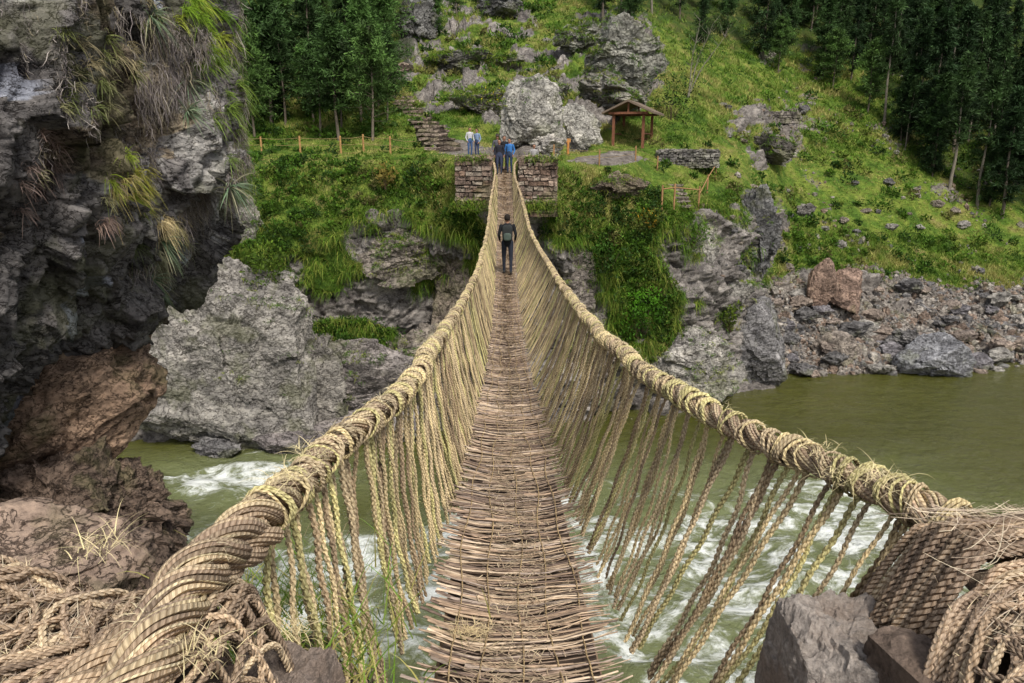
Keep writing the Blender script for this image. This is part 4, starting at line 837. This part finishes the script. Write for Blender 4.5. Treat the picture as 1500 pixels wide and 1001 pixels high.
for a_ in [(185,270,25,35,16,60,((.42,.4,.07),(.5,.42,.17),(.26,.34,.04)),.2),(295,30,32,65,44,60,((.2,.33,.03),(.36,.42,.06),(.13,.24,.02)),.24),(235,325,30,16,14,60,((.68,.56,.32),(.5,.45,.2)),.2),(150,70,80,60,22,50,((.16,.18,.06),(.34,.29,.17)),.17),(60,260,45,45,14,50,((.32,.23,.19),(.26,.19,.165)),.15),(320,120,20,60,18,60,((.2,.3,.05),(.14,.2,.05)),.22),(330,270,18,60,16,60,((.19,.27,.07),(.26,.25,.14)),.22),(230,400,30,40,9,50,((.26,.26,.16),(.17,.2,.09)),.2),(100,150,60,120,18,40,((.2,.24,.08),(.3,.29,.15)),.14)]: clump(*a_)
props(mb.build('cliff_grass',M['leaf'],base=False),'yellow green grass tufts growing out of the left cliff','grass',kind='stuff')
for i,(ex,ey,sz,lb) in enumerate([(332,215,.4,'spiky grey green rosette at the outermost edge of the left cliff'),(340,275,.38,'spiky rosette drooping below the outermost one on the left cliff'),(275,130,.34,'blue green spiky rosette high on the left cliff near the bright grass'),(262,170,.28,'spiky rosette just below the high blue green one on the cliff'),(215,35,.28,'spiky rosette near the top of the left cliff'),(225,360,.3,'dark spiky rosette low on the cliff beside the straw tuft'),(222,410,.28,'lowest spiky rosette under the cliff overhang')]):
    k=csel(1,np.exp(-((cpx_-ex)/9)**2-((cpy_-ey)/9)**2))[0]; c=NCd[k]; e=empty('spiky_rosette',c,lb,'plant'); n=70
    d=nrm(NF[k]*.7+rng.normal(size=(n,3))*.7+[0,0,.25]); L=sz*rng.uniform(.6,1.2,n); t=np.linspace(0,1,7)[None,:,None]
    P=c+d[:,None]*t*L[:,None,None]-np.array([0,0,1])*t**2.2*L[:,None,None]*rng.uniform(.2,.8,n)[:,None,None]
    mb=MB(); ribbons(mb,P,np.array([.009,.010,.009,.008,.005,.003,.001])[None]*.85,rng.normal(size=(n,3)),np.array([(.17,.26,.15),(.26,.33,.21),(.12,.17,.1),(.36,.34,.22)])[rng.integers(0,4,n)]); mb.build('leaves',M['leaf'],e)
rock('brown_rock','tan brown rounded rock under the overhanging cliff',W(50,625,8.3),(1.7,1.2,.95),81,(.36,.25,.18),7,rough=.25,rz=0,tilt=.65,mat='rock_fine',cuts=6,cutmin=.78,blocky=.055)
rock('brown_rock','dark broken brown rock below the tan rounded one',W(125,765,7.9),(1.2,1.3,1.25),83,(.17,.125,.10),7,rough=.3,rz=1,blocky=.16,mat='rock_fine',smooth=False)
rock('brown_rock','dark rock mass standing in the river at the left edge',(-8,10,-11),(3.2,3,5.5),85,(.13,.105,.09),6,rough=.3)
# ------------------------------------------------------------------ people
def cap(a,b,ra,rb,sy=1.,n=14):
    a=np.asarray(a,float); b=np.asarray(b,float)+1e-4; ax=nrm(b-a); th=np.linspace(0,PI/2,6)
    P=[a-ax*ra*math.cos(t) for t in th]+[b+ax*rb*math.sin(t) for t in th]; R=[max(ra*math.sin(t),1e-4) for t in th]+[max(rb*math.cos(t),1e-4) for t in th]
    ref=(0,1,0) if abs(ax[1])<.8 else (0,0,1); P=np.array(P)
    T_=np.repeat(ax[None],12,0); N1=nrm(np.cross(T_,np.array(ref,float)[None])); N2=np.cross(T_,N1); an=np.linspace(0,2*PI,n+1)[:-1]
    V=P[:,None]+np.array(R)[:,None,None]*(np.cos(an)[:,None]*N1[:,None]+np.sin(an)[:,None]*N2[:,None])
    I=np.arange(12*n).reshape(12,n); J=np.roll(I,-1,1); F=np.stack([I[:-1],I[1:],J[1:],J[:-1]],-1).reshape(-1,4)
    V=V.reshape(-1,3)
    if sy!=1:
        t=np.clip(((V-a)@ax)/max(np.linalg.norm(b-a),1e-6),0,1); cy=(a+(b-a)*t[:,None])[:,1]; V[:,1]=cy+(V[:,1]-cy)*sy
    return V,F
mats_cache={}
def cm(col,skin=False):
    k=(tuple(col),skin)
    if k not in mats_cache:
        m,nt,b=newmat('skin' if skin else 'clothing',.6 if skin else .9,.3); g=nd(nt,'ShaderNodeTexCoord').outputs['Object']
        c=mx(nt,1.,tuple(col),rmp(nt,noi(nt,g,14,4),[(.3,(.8,)*3),(.7,(1.15,)*3)]),'MULTIPLY'); nt.links.new(c,b.inputs['Base Color']); mats_cache[k]=m
    return mats_cache[k]
def person(label,loc,rz,h,top,pants,shoe=(.03,.03,.03),hair=(.02,.015,.012),arms=None,step=.0,bag=None,hat=None,group=None):
    SK=(.38,.2,.13); k=h/1.75; e=empty('person',loc,label,'person',group,rz)
    P=[]; hipz=.93; fl=[step,-step]
    for s,f in ((-1,fl[0]),(1,fl[1])):
        hip=np.array([s*.095,0,hipz]); kn=np.array([s*.105,f*.5+.03,.5]); an=np.array([s*.1,f*1.0-.02,.09+max(0,-f)*.12])
        P+= [(hip,kn,.088,.06,1,1),(kn,an,.058,.042,1,1),(an+[0,-.03,-.04],an+[0,.15,-.055],.042,.034,1,3)]
        sh=np.array([s*.185,0,hipz+.49]); A=(arms or {}).get(s,((.27,-.03,1.15),(.24,.12,.95)))
        el=np.array(A[0]); wr=np.array(A[1]); el[0]*=s; wr[0]*=s
        P+= [(sh,el,.055,.043,1,0),(el,wr,.042,.03,1,0)]
        d=nrm(wr-el); pal_=wr+d*.055; P.append((wr,pal_,.026,.03,.8,2))
        lat=nrm(np.cross(d,[1,0,.2])); dn=np.cross(lat,d)
        for q_,(o_,l_) in enumerate(((-.03,.065),(-.01,.078),(.01,.072),(.029,.055))):
            r0=pal_+lat*o_+d*.02; r1=r0+d*l_*.6; P.append((r0,r1,.0095,.009,1,2)); P.append((r1,r1+d*l_*.4-dn*.018*s,.009,.0075,1,2))
        P.append((wr+d*.015-lat*.02,wr+d*.06-lat*.06,.012,.009,1,2))
    z=hipz
    P+= [((0,0,z+.02),(0,.0,z+.2),.155,.14,.72,1 if not bag else 0),((0,0,z+.14),(0,0,z+.42),.15,.165,.66,0),((-.12,0,z+.46),(.12,0,z+.46),.075,.075,.8,0),((0,0,z+.5),(0,.01,z+.6),.052,.05,1,2),
         ((0,.015,z+.655),(0,.02,z+.735),.068,.08,1.18,2),((0,.10,z+.68),(0,.118,z+.665),.012,.014,1,2),((-.078,.01,z+.68),(-.08,.01,z+.70),.016,.018,1,2),((.078,.01,z+.68),(.08,.01,z+.70),.016,.018,1,2)]
    mb=MB()
    for a_,b_,ra,rb,sy,m_ in P:
        V,F=cap(a_,b_,ra,rb,sy); mb.add(V,F)
    tmp=mb.build('person_tmp',M['cloth'],base=False); md=tmp.modifiers.new('r','REMESH'); md.mode='VOXEL'; md.voxel_size=.0085; md2=tmp.modifiers.new('s','SMOOTH'); md2.iterations=3; md2.factor=.4
    dg=bpy.context.evaluated_depsgraph_get(); me=bpy.data.meshes.new_from_object(tmp.evaluated_get(dg)); bpy.data.objects.remove(tmp)
    nf=len(me.polygons); ce=np.zeros(nf*3); me.polygons.foreach_get('center',ce); ce=ce.reshape(-1,3); best=np.full(nf,9.); mi=np.zeros(nf,int)
    for a_,b_,ra,rb,sy,m_ in P:
        a_=np.asarray(a_,float); b_=np.asarray(b_,float); ab=b_-a_; t=np.clip(((ce-a_)@ab)/(ab@ab),0,1); df=ce-(a_+ab*t[:,None]); df[:,1]/=sy; dd=np.linalg.norm(df,axis=1)-(ra+(rb-ra)*t); u_=dd<best; best=np.where(u_,dd,best); mi=np.where(u_,m_,mi)
    me.materials.clear()
    for m_ in (cm(top),cm(pants),cm(SK,True),cm(shoe)): me.materials.append(m_)
    me.polygons.foreach_set('material_index',mi.astype(np.int32)); me.polygons.foreach_set('use_smooth',np.full(nf,True)); me.update()
    o=bpy.data.objects.new('body',me); C.objects.link(o); o.parent=e; 
    def ch(name,V,F,col):
        me_=mesh_obj(name,V,[F],cm(col)); me_.location=(0,0,0); 
        vv=np.asarray(V); me2=me_.data; me2.vertices.foreach_set('co',vv.astype(np.float32).ravel()); me2.update(); me_.parent=e; return me_
    v,f=ico(4); hv=v*[.09,.108,.112]+[0,.005,z+.728]; keep=((v[:,2]>.05)|((v[:,1]<-.05)&(v[:,2]>-.75)))&~((v[:,1]>.55)&(v[:,2]<.6)); ff=f[keep[f].all(1)]; ch('hair',hv*(1,1,1),ff,hair)
    if hat is not None:
        a_=np.linspace(0,2*PI,25)[:-1]; rings=[(.155,z+.765),(.1,z+.775),(.095,z+.85),(.07,z+.875),(.001,z+.88)]; V=np.array([[r_*math.cos(t),r_*1.1*math.sin(t),zz_] for r_,zz_ in rings for t in a_]); I=np.arange(len(V)).reshape(5,24); J=np.roll(I,-1,1); ch('hat',V,np.stack([I[:-1],J[:-1],J[1:],I[1:]],-1).reshape(-1,4),hat)
    for sx in(-1,1): v,f=ico(2); ch('eye',v*.011+[sx*.03,.106,z+.71],f,(.02,.015,.01))
    v,f=ico(2); ch('mouth',v*[.024,.006,.006]+[0,.108,z+.64],f,(.25,.07,.06))
    if bag:
        v,f=ico(4); sg=np.sign(v)*np.abs(v)**.55; ch('backpack',sg*[.155,.095,.235]+[0,-.2,z+.3],f,bag[0]); ch('backpack_pocket',sg*[.11,.05,.11]+[0,-.29,z+.2],f,bag[1])
        for sx in(-1,1):
            V,F=cap((sx*.1,-.12,z+.48),(sx*.11,.1,z+.42),.022,.022); ch('strap',V,F,bag[1])
    e.scale=(k,k,k); return e
wy_=21.9; fz=float(zd(wy_))+.03
person('person in black walking away on the rope bridge with a dark backpack',(float(xc(wy_))+.04,wy_,fz),0,1.76,(.012,.013,.016),(.02,.024,.038),step=.13,bag=((.025,.028,.028),(.07,.095,.08)),arms={-1:((.25,-.02,1.16),(.23,.16,1.0)),1:((.25,-.02,1.16),(.23,.16,1.0))})
def onbr(y): return float(zd(y))+.03
person('person in a dark jacket at the far bridge end, left of the blue jacket',(-.62,37.0,onbr(37.0)),PI,1.62,(.02,.02,.028),(.04,.05,.09))
person('person in a bright blue jacket standing at the far end of the bridge',(-.12,37.3,onbr(37.3)),PI-.3,1.64,(.04,.16,.42),(.03,.05,.1))
person('person in black behind the two people at the far end of the bridge',(-.4,38.4,onbr(38.4)),PI+.4,1.68,(.015,.015,.018),(.02,.022,.03))
person('person with a wide dark hat at the back of the group at the bridge end',(-.75,39.3,onbr(39.3)),PI,1.66,(.1,.1,.12),(.03,.03,.04),hat=(.05,.04,.035))
g1=T(688,228); person('person in a white top and jeans left of the bridge end',g1+[0,-.1,0],PI+.5,1.42,(.5,.5,.52),(.05,.1,.22))
g1=T(698,229); person('person in a pale blue shirt beside the one in white',g1+[.05,0,0],PI-.6,1.42,(.2,.28,.42),(.04,.06,.12))
person('person in a light grey top standing behind the right stone pier',(1.15,39.9,-1.55),PI+.2,1.6,(.34,.33,.33),(.05,.05,.06))
# ------------------------------------------------------------------ light, sky, camera
w=bpy.data.worlds.new('World'); bpy.context.scene.world=w; w.use_nodes=True; nt=w.node_tree; bg=nt.nodes['Background']
EL,AZ=math.radians(52),math.radians(158)
sky=nt.nodes.new('ShaderNodeTexSky'); sky.sky_type='NISHITA'; sky.sun_disc=False; sky.sun_elevation=EL; sky.sun_rotation=AZ; sky.dust_density=3; sky.air_density=1.2
hs=nd(nt,'ShaderNodeHueSaturation',{'Saturation':.4,'Color':sky.outputs[0]}); nt.links.new(hs.outputs[0],bg.inputs[0]); bg.inputs[1].default_value=.15
sl=bpy.data.lights.new('sun','SUN'); sl.energy=3.2; sl.angle=math.radians(11); sl.color=(1,.94,.84); so=bpy.data.objects.new('sun',sl); C.objects.link(so)
dv=Vector((math.sin(AZ)*math.cos(EL),math.cos(AZ)*math.cos(EL),math.sin(EL))); so.rotation_euler=dv.to_track_quat('Z','Y').to_euler(); so.location=(0,0,30)
cam=bpy.data.cameras.new('camera'); cam.sensor_width=36; cam.lens=FP/1500*36; cam.clip_start=.05; cam.clip_end=800
co=bpy.data.objects.new('camera',cam); C.objects.link(co); co.rotation_euler=(PI/2-PITCH,0,0); bpy.context.scene.camera=co
sc=bpy.context.scene; sc.view_settings.view_transform='Standard'; sc.view_settings.look='None'; sc.view_settings.exposure=0
